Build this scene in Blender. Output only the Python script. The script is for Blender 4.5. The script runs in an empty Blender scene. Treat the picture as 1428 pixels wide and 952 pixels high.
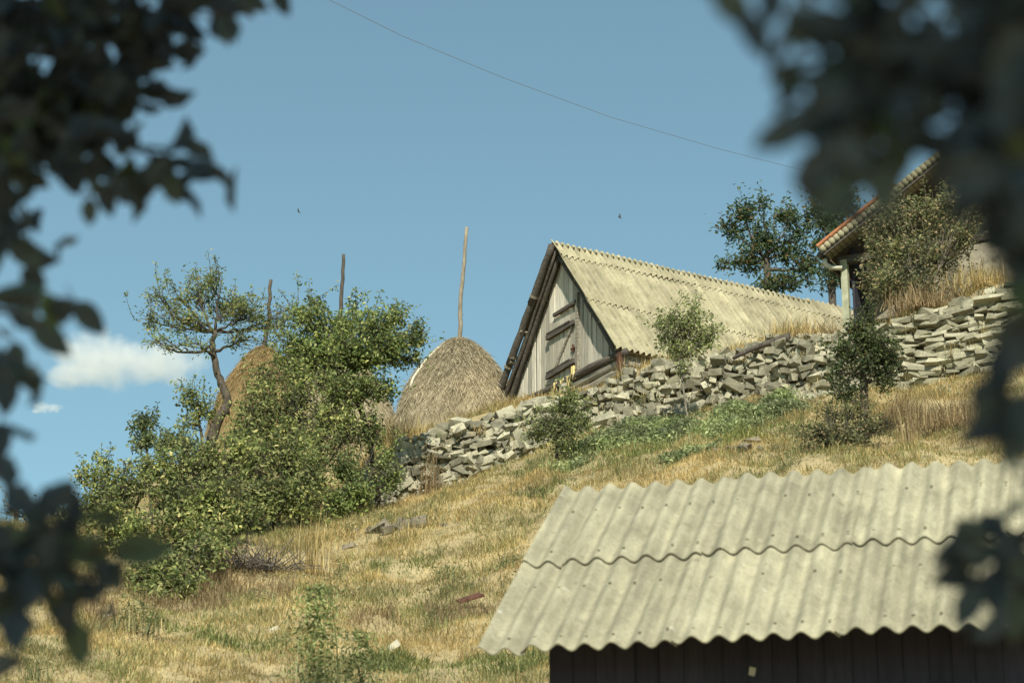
import bpy, bmesh, math, random
import numpy as np
from mathutils import Vector, Matrix

R = math.radians
PI = math.pi
rng = np.random.default_rng(11)
random.seed(11)
scene = bpy.context.scene
COL = scene.collection

# ------------------------------------------------------------------ camera model
FPX, PITCH, CAMZ = 3534.0, 0.3378, 1.6            # focal length in photo pixels, upward tilt, eye height
CP, SP = math.cos(PITCH), math.sin(PITCH)


def P(px, py, Y):
    """world point at horizontal distance Y whose direction is that of photo pixel (px, py)"""
    a, b = (px - 714) / FPX, (476 - py) / FPX
    dy, dz = CP - b * SP, SP + b * CP
    t = Y / dy
    return np.array([a * t, Y, CAMZ + dz * t])


def mpp(Y):                                        # metres per photo pixel at distance Y
    return Y / FPX * 1.03


# ------------------------------------------------------------------ object helpers
def tag(o, label=None, cat=None, group=None, kind=None):
    if label: o['label'] = label
    if cat: o['category'] = cat
    if group: o['group'] = group
    if kind: o['kind'] = kind
    return o


def empty(name, loc, rotz=0.0, label=None, cat=None, group=None):
    o = bpy.data.objects.new(name, None)
    COL.objects.link(o)
    o.empty_display_size = 0.2
    o.location = loc
    o.rotation_euler = (0, 0, rotz)
    return tag(o, label, cat, group)


class MB:
    """collects triangles and quads, then links them as one mesh object"""
    def __init__(s):
        s.v, s.t, s.q, s.n = [], [], [], 0

    def add(s, v, tris=None, quads=None):
        v = np.asarray(v, float).reshape(-1, 3)
        if tris is not None and len(tris): s.t.append(np.asarray(tris, np.int64).reshape(-1, 3) + s.n)
        if quads is not None and len(quads): s.q.append(np.asarray(quads, np.int64).reshape(-1, 4) + s.n)
        s.v.append(v); s.n += len(v)

    def box(s, c, size, rot=None, jit=0.0, taper=None):
        sx, sy, sz = np.array(size) / 2
        v = np.array([[x, y, z] for z in (-sz, sz) for y in (-sy, sy) for x in (-sx, sx)])
        if taper is not None: v[4:, :2] *= taper
        if jit: v = v + rng.normal(0, jit, v.shape)
        if rot is not None: v = v @ np.array(rot.to_3x3()).T
        s.add(v + np.array(c), quads=[[0, 2, 3, 1], [4, 5, 7, 6], [0, 1, 5, 4], [2, 6, 7, 3], [0, 4, 6, 2], [1, 3, 7, 5]])

    def tube(s, pts, rad, seg=7, cap=True):
        pts = np.asarray(pts, float); n = len(pts)
        rad = np.broadcast_to(np.asarray(rad, float), (n,))
        tan = np.gradient(pts, axis=0)
        tan /= np.linalg.norm(tan, axis=1)[:, None] + 1e-9
        ref = np.array([0.31, 0.23, 0.92]) if abs(tan[0] @ np.array([0, 0, 1])) < 0.9 else np.array([0.93, 0.3, 0.1])
        a = np.cross(tan, ref); a /= np.linalg.norm(a, axis=1)[:, None] + 1e-9
        b = np.cross(tan, a)
        th = np.linspace(0, 2 * PI, seg, endpoint=False)
        ring = a[:, None, :] * np.cos(th)[None, :, None] + b[:, None, :] * np.sin(th)[None, :, None]
        v = pts[:, None, :] + ring * rad[:, None, None]
        i = np.arange(n - 1)[:, None]; j = np.arange(seg)[None, :]
        q = np.stack([i * seg + j, i * seg + (j + 1) % seg, (i + 1) * seg + (j + 1) % seg, (i + 1) * seg + j], -1).reshape(-1, 4)
        v = v.reshape(-1, 3)
        tr = []
        if cap:
            v = np.vstack([v, pts[0], pts[-1]])
            for k in range(seg):
                tr.append([n * seg, (k + 1) % seg, k]); tr.append([n * seg + 1, (n - 1) * seg + k, (n - 1) * seg + (k + 1) % seg])
        s.add(v, tris=tr, quads=q)

    def build(s, name, mat, parent=None, origin=None, smooth=False):
        v = np.vstack(s.v) if s.v else np.zeros((0, 3))
        if origin is not None: v = v - np.asarray(origin)
        t = np.vstack(s.t) if s.t else np.zeros((0, 3), np.int64)
        q = np.vstack(s.q) if s.q else np.zeros((0, 4), np.int64)
        me = bpy.data.meshes.new(name)
        me.vertices.add(len(v)); me.vertices.foreach_set('co', v.astype(np.float32).ravel())
        nl = t.size + q.size
        me.loops.add(nl); me.loops.foreach_set('vertex_index', np.concatenate([t.ravel(), q.ravel()]).astype(np.int32))
        me.polygons.add(len(t) + len(q))
        st = np.concatenate([np.arange(len(t)) * 3, t.size + np.arange(len(q)) * 4]).astype(np.int32)
        me.polygons.foreach_set('loop_start', st)
        me.polygons.foreach_set('use_smooth', np.full(len(st), bool(smooth)))
        me.update(calc_edges=True); me.validate()
        o = bpy.data.objects.new(name, me)
        COL.objects.link(o)
        if mat: me.materials.append(mat)
        if parent is not None: o.parent = parent
        return o


# ------------------------------------------------------------------ procedural materials
def nodemat(name):
    m = bpy.data.materials.new(name); m.use_nodes = True
    nt = m.node_tree
    for n in list(nt.nodes): nt.nodes.remove(n)
    out = nt.nodes.new('ShaderNodeOutputMaterial')
    return m, nt, out


def ramp(nt, stops, fac):
    r = nt.nodes.new('ShaderNodeValToRGB')
    els = r.color_ramp.elements
    while len(els) < len(stops): els.new(0.5)
    for e, (p, c) in zip(els, stops):
        e.position = p; e.color = (*c, 1)
    nt.links.new(fac, r.inputs[0])
    return r.outputs[0]


def noise(nt, scale, detail=6, rough=0.6, stretch=None, coord='Object', dist=0.0):
    tc = nt.nodes.new('ShaderNodeTexCoord')
    src = tc.outputs[coord]
    if stretch is not None:
        mp = nt.nodes.new('ShaderNodeMapping'); mp.inputs['Scale'].default_value = stretch
        nt.links.new(src, mp.inputs[0]); src = mp.outputs[0]
    n = nt.nodes.new('ShaderNodeTexNoise')
    n.inputs['Scale'].default_value = scale; n.inputs['Detail'].default_value = detail
    n.inputs['Roughness'].default_value = rough; n.inputs['Distortion'].default_value = dist
    nt.links.new(src, n.inputs['Vector'])
    return n.outputs['Fac']


def mix(nt, a, b, fac, mode='MIX'):
    m = nt.nodes.new('ShaderNodeMix'); m.data_type = 'RGBA'; m.blend_type = mode
    for sock, val in ((m.inputs[0], fac), (m.inputs[6], a), (m.inputs[7], b)):
        if isinstance(val, (int, float)): sock.default_value = val
        elif isinstance(val, tuple): sock.default_value = (*val, 1)
        else: nt.links.new(val, sock)
    return m.outputs[2]


def vary(nt, col, lo, hi, what='Random Per Island'):
    if what == 'Object':
        src = nt.nodes.new('ShaderNodeObjectInfo').outputs['Random']
    else:
        src = nt.nodes.new('ShaderNodeNewGeometry').outputs[what]
    mr = nt.nodes.new('ShaderNodeMapRange'); mr.inputs[3].default_value = lo; mr.inputs[4].default_value = hi
    nt.links.new(src, mr.inputs[0])
    m = nt.nodes.new('ShaderNodeVectorMath'); m.operation = 'SCALE'
    nt.links.new(col, m.inputs[0]); nt.links.new(mr.outputs[0], m.inputs['Scale'])
    return m.outputs[0]


def finish(nt, out, col, rough=0.9, bump=None, strength=0.4, dist=0.02, spec=0.15):
    b = nt.nodes.new('ShaderNodeBsdfPrincipled')
    nt.links.new(col, b.inputs['Base Color'])
    b.inputs['Roughness'].default_value = rough
    b.inputs['Specular IOR Level'].default_value = spec
    if bump is not None:
        bp = nt.nodes.new('ShaderNodeBump'); bp.inputs['Strength'].default_value = strength; bp.inputs['Distance'].default_value = dist
        nt.links.new(bump, bp.inputs['Height']); nt.links.new(bp.outputs[0], b.inputs['Normal'])
    nt.links.new(b.outputs[0], out.inputs[0])


def leafmat(name, stops, lo=0.7, hi=1.5, trans=0.42):
    """leaf colours differ from leaf to leaf; light passes through the blade"""
    m, nt, out = nodemat(name)
    isl = nt.nodes.new('ShaderNodeNewGeometry').outputs['Random Per Island']
    c = ramp(nt, stops, isl)
    big = noise(nt, 1.3, 2)
    c = mix(nt, c, ramp(nt, [(0.35, (lo, lo, lo)), (0.65, (hi, hi, hi * 0.85))], big), 1.0, 'MULTIPLY')
    d = nt.nodes.new('ShaderNodeBsdfPrincipled'); d.inputs['Roughness'].default_value = 0.55
    d.inputs['Specular IOR Level'].default_value = 0.3
    t = nt.nodes.new('ShaderNodeBsdfTranslucent')
    nt.links.new(c, d.inputs['Base Color']); nt.links.new(c, t.inputs[0])
    ms = nt.nodes.new('ShaderNodeMixShader'); ms.inputs[0].default_value = trans
    nt.links.new(d.outputs[0], ms.inputs[1]); nt.links.new(t.outputs[0], ms.inputs[2])
    nt.links.new(ms.outputs[0], out.inputs[0])
    return m


def simple(name, stops, scale, rough=0.9, strength=0.4, dist=0.02, stretch=None, isl=None, obj=None, detail=8, spec=0.15, fine=None, dirt=None):
    m, nt, out = nodemat(name)
    n = noise(nt, scale, detail, 0.65, stretch)
    c = ramp(nt, stops, n)
    if fine: 
        f = noise(nt, fine, 4, 0.7)
        c = mix(nt, c, ramp(nt, [(0.3, (0.72, 0.72, 0.72)), (0.7, (1.2, 1.2, 1.2))], f), 1.0, 'MULTIPLY')
    if dirt:
        f = noise(nt, dirt[0], 5, 0.6)
        c = mix(nt, c, dirt[1], ramp(nt, [(dirt[2], (0, 0, 0)), (dirt[2] + 0.12, (1, 1, 1))], f))
    if isl: c = vary(nt, c, *isl)
    if obj: c = vary(nt, c, *obj, what='Object')
    finish(nt, out, c, rough, n, strength, dist, spec)
    return m


M = {}
M['soil'] = simple('soil', [(0.25, (.18, .145, .085)), (0.5, (.30, .245, .135)), (0.75, (.40, .33, .185))], 1.1, dist=.08, strength=.8, fine=22, dirt=(3, (.15, .135, .07), .55))
M['earth'] = simple('earth', [(0.3, (.07, .06, .04)), (0.7, (.20, .17, .11))], 5, dist=.06)
M['stone'] = simple('stone', [(0.25, (0.150, 0.144, 0.104)), (0.45, (0.264, 0.250, 0.183)), (0.6, (0.352, 0.328, 0.239)), (0.8, (0.474, 0.434, 0.321))], 3.5,
                    strength=.5, dist=.02, isl=(.5, 1.35), fine=24, dirt=(5, (.19, .20, .11), .60))
M['slabstone'] = simple('slabstone', [(0.25, (0.169, 0.162, 0.114)), (0.5, (0.295, 0.279, 0.199)), (0.8, (0.428, 0.395, 0.285))], 4.0,
                        strength=.5, dist=.02, isl=(.65, 1.25), fine=26, dirt=(6, (.2, .21, .12), .62))
M['darkrock'] = simple('dark_rock', [(0.3, (.09, .075, .055)), (0.7, (.26, .225, .165))], 6, strength=.8, dist=.04)
M['palerock'] = simple('pale_rock', [(0.3, (.28, .26, .20)), (0.7, (.46, .43, .33))], 6, strength=.6, dist=.03)
M['sheet'] = simple('fibre_cement', [(0.25, (0.162, 0.153, 0.112)), (0.45, (0.276, 0.268, 0.198)), (0.62, (0.329, 0.316, 0.238)), (0.8, (0.400, 0.384, 0.293))], 3.0, rough=.95,
                    strength=.25, dist=.01, obj=(.9, 1.08), fine=60, dirt=(9, (.22, .20, .13), .63))
M['barnsheet'] = simple('fibre_cement_old', [(0.25, (0.167, 0.153, 0.105)), (0.45, (0.309, 0.292, 0.204)), (0.62, (0.383, 0.361, 0.260)), (0.8, (0.472, 0.446, 0.332))], 2.2, rough=.95,
                        strength=.3, dist=.015, obj=(.84, 1.1), fine=16, dirt=(5, (.16, .145, .075), .57))
def sheetmat(name, base, axu, axv, su, sv, streak, blotch):
    m, nt, out = nodemat(name)
    tc = nt.nodes.new('ShaderNodeTexCoord')
    def dot(ax, k):
        d = nt.nodes.new('ShaderNodeVectorMath'); d.operation = 'DOT_PRODUCT'; nt.links.new(tc.outputs['Object'], d.inputs[0]); d.inputs[1].default_value = [q * k for q in ax]; return d.outputs['Value']
    def nse(vec, scale, det, rough=.6):
        n = nt.nodes.new('ShaderNodeTexNoise'); n.inputs['Scale'].default_value = scale; n.inputs['Detail'].default_value = det; n.inputs['Roughness'].default_value = rough
        nt.links.new(vec, n.inputs['Vector']); return n.outputs['Fac']
    cb = nt.nodes.new('ShaderNodeCombineXYZ'); nt.links.new(dot(axu, su), cb.inputs[0]); nt.links.new(dot(axv, sv), cb.inputs[1])
    st = nse(cb.outputs[0], 1.0, 5, .65)
    cb2 = nt.nodes.new('ShaderNodeCombineXYZ'); nt.links.new(dot(axu, 1), cb2.inputs[0]); nt.links.new(dot(axv, 1), cb2.inputs[1])
    n1 = nse(cb2.outputs[0], 2.3, 8, .65); n2 = nse(cb2.outputs[0], 11, 5, .7); n3 = nse(cb2.outputs[0], 42, 3, .7)
    c = ramp(nt, base, n1)
    c = mix(nt, c, ramp(nt, [(.35, (streak,) * 3), (.62, (1.08, 1.07, 1.04))], st), 1.0, 'MULTIPLY')
    c = mix(nt, c, blotch, ramp(nt, [(.56, (0, 0, 0)), (.70, (.75, .75, .75))], n2))
    c = mix(nt, c, (.5, .49, .40), ramp(nt, [(.66, (0, 0, 0)), (.74, (.7, .7, .7))], nse(cb2.outputs[0], 7.3, 4, .6)))
    c = mix(nt, c, ramp(nt, [(.3, (.8, .8, .8)), (.7, (1.15, 1.15, 1.15))], n3), 1.0, 'MULTIPLY')
    c = vary(nt, c, .88, 1.1, what='Object')
    finish(nt, out, c, .95, n3, .3, .01)
    return m


M['sheet'] = sheetmat('fibre_cement', [(.25, (.19, .18, .125)), (.45, (.29, .275, .195)), (.62, (.35, .33, .235)), (.8, (.42, .395, .29))],
                      (.9676, -.2524, 0), (.2044, .7834, .587), 9, .9, .72, (.165, .155, .105))
M['barnsheet'] = sheetmat('fibre_cement_old', [(.25, (.18, .165, .105)), (.45, (.31, .285, .19)), (.62, (.38, .35, .24)), (.8, (.46, .43, .31))],
                          (0, 1, 0), (-.6, 0, .8), 9, .8, .74, (.17, .155, .10))
M['bolt'] = simple('bolt', [(0.3, (.1, .09, .07)), (0.7, (.2, .17, .12))], 20)
M['plank'] = simple('weathered_plank', [(0.22, (0.192, 0.176, 0.138)), (0.42, (0.438, 0.408, 0.333)), (0.6, (0.578, 0.545, 0.453)), (0.8, (0.675, 0.641, 0.549))], 3.2,
                    stretch=(9, 9, .7), strength=.5, dist=.012, isl=(.5, 1.12))
M['greyplank'] = simple('grey_plank', [(0.22, (0.155, 0.142, 0.112)), (0.42, (0.310, 0.288, 0.228)), (0.6, (0.404, 0.378, 0.305)), (0.8, (0.499, 0.469, 0.387))], 3.2,
                        stretch=(9, 9, .7), strength=.5, dist=.012, isl=(.7, 1.1))
M['beam'] = simple('old_beam', [(0.25, (.035, .03, .026)), (0.55, (.085, .075, .062)), (0.8, (.17, .15, .125))], 3.5,
                   stretch=(1.2, 6, 9), strength=.7, dist=.02, isl=(.7, 1.3))
M['log'] = simple('grey_log', [(0.25, (.07, .065, .055)), (0.5, (.24, .22, .175)), (0.75, (.42, .39, .31))], 3.0,
                  stretch=(.7, 8, 9), strength=.9, dist=.03, isl=(.75, 1.15))
M['pole'] = simple('bare_pole', [(0.3, (.13, .11, .08)), (0.7, (.32, .28, .21))], 6, stretch=(4, 4, .8), strength=.6)
M['darkpole'] = simple('dark_pole', [(0.3, (.04, .035, .03)), (0.7, (.12, .105, .085))], 6, stretch=(4, 4, .8), strength=.6)
M['rust'] = simple('rusty_iron', [(0.3, (.05, .027, .02)), (0.7, (.14, .065, .045))], 9, strength=.3)
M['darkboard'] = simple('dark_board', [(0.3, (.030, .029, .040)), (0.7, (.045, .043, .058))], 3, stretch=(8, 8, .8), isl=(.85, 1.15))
M['bark'] = simple('bark', [(0.3, (.035, .03, .024)), (0.7, (.13, .11, .085))], 9, stretch=(3, 3, 1), strength=.9, dist=.02)
M['palebark'] = simple('pale_bark', [(0.3, (.09, .08, .06)), (0.7, (.26, .23, .18))], 9, stretch=(3, 3, 1), strength=.9, dist=.02)
M['cable'] = simple('cable', [(0.3, (.12, .13, .14)), (0.7, (.18, .19, .2))], 9)
M['plaster'] = simple('old_plaster', [(0.3, (.17, .15, .11)), (0.55, (.28, .255, .19)), (0.8, (.42, .38, .295))], 1.4, strength=.5, dist=.03, fine=12, dirt=(2.2, (.13, .115, .085), .52))
M['tile'] = simple('clay_tile', [(0.3, (.26, .10, .05)), (0.7, (.46, .20, .10))], 4, isl=(.7, 1.25), strength=.3)
M['palemetal'] = simple('pale_metal', [(0.3, (.38, .39, .30)), (0.7, (.55, .55, .43))], 7, rough=.6, strength=.1)
M['oldpaint'] = simple('old_paint', [(0.3, (.22, .23, .16)), (0.7, (.40, .41, .29))], 5, rough=.8, strength=.2)
M['corn'] = simple('corn_husk', [(0.3, (.5, .4, .16)), (0.7, (.72, .6, .3))], 12, isl=(.7, 1.2))
M['white_rope'] = simple('peeled_stick', [(0.3, (.5, .46, .36)), (0.7, (.66, .62, .5))], 8)
M['bird'] = simple('bird', [(0.3, (.03, .03, .03)), (0.7, (.06, .055, .05))], 9)


def strawmat(name, stops, lo, hi):
    m, nt, out = nodemat(name)
    isl = nt.nodes.new('ShaderNodeNewGeometry').outputs['Random Per Island']
    c = ramp(nt, stops, isl)
    c = mix(nt, c, ramp(nt, [(0.3, lo), (0.7, hi)], noise(nt, 0.55, 5, 0.65)), 1.0, 'MULTIPLY')
    d = nt.nodes.new('ShaderNodeBsdfPrincipled'); d.inputs['Roughness'].default_value = .8; d.inputs['Specular IOR Level'].default_value = .15
    t = nt.nodes.new('ShaderNodeBsdfTranslucent')
    nt.links.new(c, d.inputs['Base Color']); nt.links.new(c, t.inputs[0])
    ms = nt.nodes.new('ShaderNodeMixShader'); ms.inputs[0].default_value = .4
    nt.links.new(d.outputs[0], ms.inputs[1]); nt.links.new(t.outputs[0], ms.inputs[2])
    nt.links.new(ms.outputs[0], out.inputs[0])
    return m


M['drygrass'] = strawmat('dry_grass', [(0, (0.267, 0.208, 0.102)), (.4, (0.516, 0.406, 0.198)), (.75, (0.645, 0.516, 0.265)), (1, (0.739, 0.652, 0.385))], (.48, .49, .45), (1.28, 1.2, 1.06))
M['midgrass'] = strawmat('fading_grass', [(0, (0.182, 0.194, 0.091)), (.5, (0.365, 0.353, 0.171)), (1, (0.593, 0.536, 0.296))], (.7, .75, .7), (1.15, 1.12, 1.0))
M['greengrass'] = strawmat('green_grass', [(0, (0.110, 0.139, 0.053)), (.5, (0.222, 0.250, 0.095)), (1, (0.400, 0.400, 0.169))], (.75, .8, .8), (1.2, 1.15, 1.0))
M['browngrass'] = strawmat('brown_stalks', [(0, (0.180, 0.135, 0.081)), (.5, (0.333, 0.257, 0.149)), (1, (0.468, 0.387, 0.234))], (.7, .66, .62), (1.1, 1.06, 1.0))
M['hay'] = strawmat('old_hay', [(0, (0.244, 0.209, 0.145)), (.4, (0.490, 0.429, 0.303)), (.75, (0.634, 0.560, 0.408)), (1, (0.759, 0.681, 0.516))], (.75, .75, .74), (1.12, 1.1, 1.06))
M['goldhay'] = strawmat('golden_hay', [(0, (0.215, 0.156, 0.081)), (.5, (0.431, 0.321, 0.162)), (1, (0.592, 0.466, 0.256))], (.8, .78, .75), (1.1, 1.08, 1.04))
M['twigs'] = strawmat('dead_twigs', [(0, (.09, .08, .07)), (.5, (.19, .165, .145)), (1, (.30, .265, .23))], (.8, .8, .8), (1.1, 1.1, 1.1))

M['leaf_hedge'] = leafmat('leaf_hedge', [(0, (0.080, 0.108, 0.045)), (.5, (0.204, 0.245, 0.094)), (.85, (0.352, 0.365, 0.154)), (1, (0.524, 0.475, 0.227))])
M['leaf_pear'] = leafmat('leaf_pear', [(0, (0.073, 0.107, 0.042)), (.5, (0.175, 0.233, 0.085)), (.85, (0.310, 0.356, 0.138)), (1, (0.491, 0.486, 0.222))])
M['leaf_gnarl'] = leafmat('leaf_gnarl', [(0, (0.086, 0.121, 0.047)), (.5, (0.183, 0.226, 0.084)), (.85, (0.286, 0.308, 0.115)), (1, (0.435, 0.374, 0.157))])
M['leaf_blue'] = leafmat('leaf_blue', [(0, (0.061, 0.088, 0.050)), (.5, (0.145, 0.187, 0.097)), (1, (0.300, 0.327, 0.173))])
M['leaf_locust'] = leafmat('leaf_locust', [(0, (.035, .062, .035)), (.55, (.085, .13, .06)), (.88, (.15, .19, .085)), (.95, (.22, .15, .07)), (1, (.26, .14, .07))])
M['leaf_young'] = leafmat('leaf_young', [(0, (0.080, 0.103, 0.045)), (.5, (0.203, 0.244, 0.100)), (1, (0.416, 0.439, 0.217))])
M['leaf_dark'] = leafmat('leaf_dark', [(0, (0.027, 0.043, 0.020)), (.5, (0.059, 0.084, 0.035)), (1, (0.140, 0.162, 0.068))])
M['leaf_vine'] = leafmat('leaf_vine', [(0, (0.067, 0.085, 0.043)), (.5, (0.178, 0.196, 0.099)), (.8, (0.317, 0.304, 0.164)), (1, (0.460, 0.338, 0.216))])
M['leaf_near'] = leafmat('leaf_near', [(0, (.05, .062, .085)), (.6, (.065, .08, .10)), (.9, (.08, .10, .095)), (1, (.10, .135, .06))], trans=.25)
M['leaf_weed'] = leafmat('leaf_weed', [(0, (0.116, 0.145, 0.074)), (.5, (0.239, 0.286, 0.146)), (1, (0.434, 0.460, 0.264))])

# ------------------------------------------------------------------ terrain
# the retaining wall: photo x, foot y, top y, distance
WALL = [(470, 722, 706, 42.6), (530, 702, 648, 43.2), (563, 690, 619, 43.6), (626, 678, 600, 43.9), (685, 655, 585, 44.1), (740, 637, 572, 44.4),
        (836, 596, 551, 44.7), (921, 590, 508, 44.9), (1005, 566, 503, 44.9), (1065, 560, 478, 44.7), (1118, 568, 474, 44.3), (1180, 556, 474, 43.9),
        (1246, 543, 459, 43.4), (1320, 541, 438, 43.0), (1376, 524, 417, 42.8), (1428, 518, 401, 42.5), (1520, 505, 372, 42.0), (1700, 480, 330, 41.0)]
wb = np.array([P(a, b, Y) for a, b, c, Y in WALL])
wt = np.array([P(a, c, Y + 0.35) for a, b, c, Y in WALL])


def wall_y(x): return np.interp(x, wb[:, 0], wb[:, 1])
def wall_foot(x): return np.interp(x, wb[:, 0], wb[:, 2])
def wall_h(x): return np.interp(x, wb[:, 0], wt[:, 2] - wb[:, 2], left=0.0)


def sstep(a, b, x):
    t = np.clip((x - a) / (b - a), 0, 1)
    return t * t * (3 - 2 * t)


def stepz(x, y):
    w = wall_h(x) * sstep(-5.2, -2.6, x)
    return (w - .06) * sstep(0.38, 0.72, y - wall_y(x))


ctrl = []
for a, b, Y in [(0, 952, 26), (200, 952, 27), (400, 952, 28), (600, 952, 28.6), (740, 945, 29),
                (0, 850, 31.5), (200, 850, 33), (400, 830, 34.4), (600, 800, 36), (730, 760, 36.2),
                (300, 780, 36.8), (430, 738, 40), (120, 780, 36.5), (60, 728, 40.5), (-120, 745, 40), (250, 738, 41),
                (800, 688, 38.2), (950, 655, 38.0), (1100, 648, 36.2), (1250, 640, 35.6), (1428, 632, 35.0), (1600, 620, 34.5),
                (1250, 590, 39.5), (1100, 606, 40.2), (1428, 575, 39)]:
    p = P(a, b, Y); ctrl.append(p)
for k in range(1, len(WALL)):
    p = wb[k].copy(); ctrl.append(p)
for a, b, Y in [(600, 608, 47.5), (640, 600, 50), (500, 612, 50), (380, 600, 50), (260, 690, 45)]:
    ctrl.append(P(a, b, Y) - np.array([0, 0, float(stepz(P(a, b, Y)[0], Y))]))
for x, y, z in [(-2, 49, 16.75), (1.2, 46.8, 16.85), (1, 50, 17.0), (5, 52, 17.1), (9, 53, 17.3), (7.5, 46.5, 17.8), (12, 47, 18.4), (12, 54, 18.6)]:
    ctrl.append(np.array([x, y, z - float(stepz(x, y))]))
for x, y, z in [(0, 0, 0), (-5, 0, -.6), (6, 0, .5), (0, 6, .4), (-6, 9, .4), (6, 9, 1.0), (0, 12, 1.3), (0, 16.5, 2.6), (4, 17, 2.9), (-4, 17, 2.1), (8, 18, 3.6),
                (0, 21, 4.4), (4, 22, 4.9), (-5, 21, 3.7), (9, 24, 7.2), (3, 27, 7.4),
                (-14, 44, 10.6), (-16, 30, 6.5), (-5, 56, 14.5), (2, 62, 16.2), (9, 64, 17.4), (16, 60, 18.5), (-14, 56, 9.5), (0, 75, 12), (16, 76, 15), (-16, 70, 6)]:
    ctrl.append(np.array([x, y, z - float(stepz(x, y))]))
ctrl = np.array(ctrl)


def tps_fit(xy, z, lam=0.02):
    n = len(xy)
    d = np.linalg.norm(xy[:, None] - xy[None], axis=2)
    K = np.where(d > 0, d * d * np.log(d + 1e-9), 0) + lam * np.eye(n)
    Q = np.c_[np.ones(n), xy]
    A = np.block([[K, Q], [Q.T, np.zeros((3, 3))]])
    return np.linalg.solve(A, np.r_[z, 0, 0, 0])


TW = tps_fit(ctrl[:, :2], ctrl[:, 2])
_ph = rng.uniform(0, 6.28, (12,)); _fr = rng.normal(0, 1, (12, 2)) * np.geomspace(.25, 2.2, 12)[:, None]

_p2 = rng.uniform(0, 6.28, 8); _a2 = rng.uniform(0, 6.28, 8); _m2 = rng.uniform(3.5, 8, 8); _f2 = np.c_[np.cos(_a2) * _m2, np.sin(_a2) * _m2 * .8]


def ground(x, y):
    x, y = np.atleast_1d(np.asarray(x, float)), np.atleast_1d(np.asarray(y, float))
    cx, cy = np.clip(x, -18, 18), np.clip(y, -4, 78)
    d = np.hypot(cx[:, None] - ctrl[None, :, 0], cy[:, None] - ctrl[None, :, 1])
    z = (np.where(d > 0, d * d * np.log(d + 1e-9), 0)) @ TW[:-3] + TW[-3] + TW[-2] * cx + TW[-1] * cy
    for k in range(12):
        z = z + .035 / (1 + .3 * k) * np.sin(_fr[k, 0] * cx + _fr[k, 1] * cy + _ph[k])
    z = z + stepz(cx, cy)
    for k in range(8):
        z = z + .022 * np.sin(_f2[k, 0] * cx + _f2[k, 1] * cy + _p2[k] + 1.3 * np.sin(_f2[7 - k, 1] * .4 * cx - _f2[7 - k, 0] * .4 * cy))
    far = sstep(2, 120, np.hypot(x - cx, y - cy))
    return z * (1 - far) + far * (-8 + 3 * np.sin(x * .013 + 1) + 3 * np.sin(y * .011))


def gz(x, y): return float(ground(x, y)[0])


def axis(lo, hi, step, far):
    core = np.arange(lo, hi + 1e-6, step)
    g = step * 1.25 ** np.arange(1, 60); g = np.cumsum(g); g = g[g < far]
    return np.r_[(lo - g)[::-1], core, hi + g]


gx, gy = axis(-14, 14, .18, 2500), axis(14, 56, .18, 2500)
GX, GY = np.meshgrid(gx, gy)
GZ = ground(GX.ravel(), GY.ravel())
nx, ny = len(gx), len(gy)
ii, jj = np.meshgrid(np.arange(nx - 1), np.arange(ny - 1))
b0 = (jj * nx + ii).ravel()
mb = MB(); mb.add(np.c_[GX.ravel(), GY.ravel(), GZ], quads=np.c_[b0, b0 + 1, b0 + nx + 1, b0 + nx])
tag(mb.build('hillside', M['soil'], smooth=True), 'dry grassy hillside climbing towards the barn', kind='structure')


# ------------------------------------------------------------------ blades and leaves
def blades(mb, pos, length, width, lean=0.35, droop=0.35, dirs=None):
    """thin bent blades: 5 vertices, one quad and one triangle each"""
    n = len(pos)
    az = rng.uniform(0, 2 * PI, n)
    h = np.c_[np.cos(az), np.sin(az), np.zeros(n)]
    side = np.c_[-np.sin(az + rng.normal(0, .6, n)), np.cos(az), np.zeros(n)]
    side /= np.linalg.norm(side, axis=1)[:, None]
    ln = np.abs(rng.normal(0, lean, n))[:, None]
    up = np.array([0, 0, 1.0])[None] if dirs is None else dirs
    d = up + h * ln; d /= np.linalg.norm(d, axis=1)[:, None]
    L = length[:, None]; W = width[:, None] / 2
    p0 = pos; p1 = pos + d * L * .55
    d2 = d + h * droop * rng.uniform(.3, 1.6, n)[:, None] - np.array([0, 0, .25 * droop]); d2 /= np.linalg.norm(d2, axis=1)[:, None]
    p2 = p1 + d2 * L * .45
    v = np.stack([p0 - side * W, p0 + side * W, p1 - side * W * .8, p1 + side * W * .8, p2], 1).reshape(-1, 3)
    k = np.arange(n)[:, None] * 5
    mb.add(v, tris=k + np.array([[2, 3, 4]]), quads=k + np.array([[0, 1, 3, 2]]))


def leaves(mb, pos, size, up=.5, aspect=.5, droop=.2):
    """folded pointed leaves: 6 vertices in two quads"""
    n = len(pos)
    nrm = rng.normal(0, 1, (n, 3)); nrm[:, 2] += up * 2; nrm[:, 1] -= up * .8
    nrm /= np.linalg.norm(nrm, axis=1)[:, None]
    a = np.cross(nrm, rng.normal(0, 1, (n, 3))); a[:, 2] -= droop; a -= nrm * (a * nrm).sum(1)[:, None]
    a /= np.linalg.norm(a, axis=1)[:, None] + 1e-9
    b = np.cross(nrm, a)
    L = size[:, None]; W = L * aspect / 2
    fold = nrm * W * rng.uniform(.1, .7, n)[:, None]
    v = np.stack([pos, pos + a * L * .35 + b * W + fold, pos + a * L * .75 + b * W * .7 + fold, pos + a * L - nrm * L * .1,
                  pos + a * L * .75 - b * W * .7 + fold, pos + a * L * .35 - b * W + fold], 1).reshape(-1, 3)
    k = np.arange(n)[:, None] * 6
    mb.add(v, quads=np.vstack([k + np.array([[0, 1, 2, 3]]), k + np.array([[0, 3, 4, 5]])]))


def bez(a, b, c, n):
    t = np.linspace(0, 1, n)[:, None]
    return (1 - t) ** 2 * a + 2 * t * (1 - t) * b + t * t * c


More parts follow.
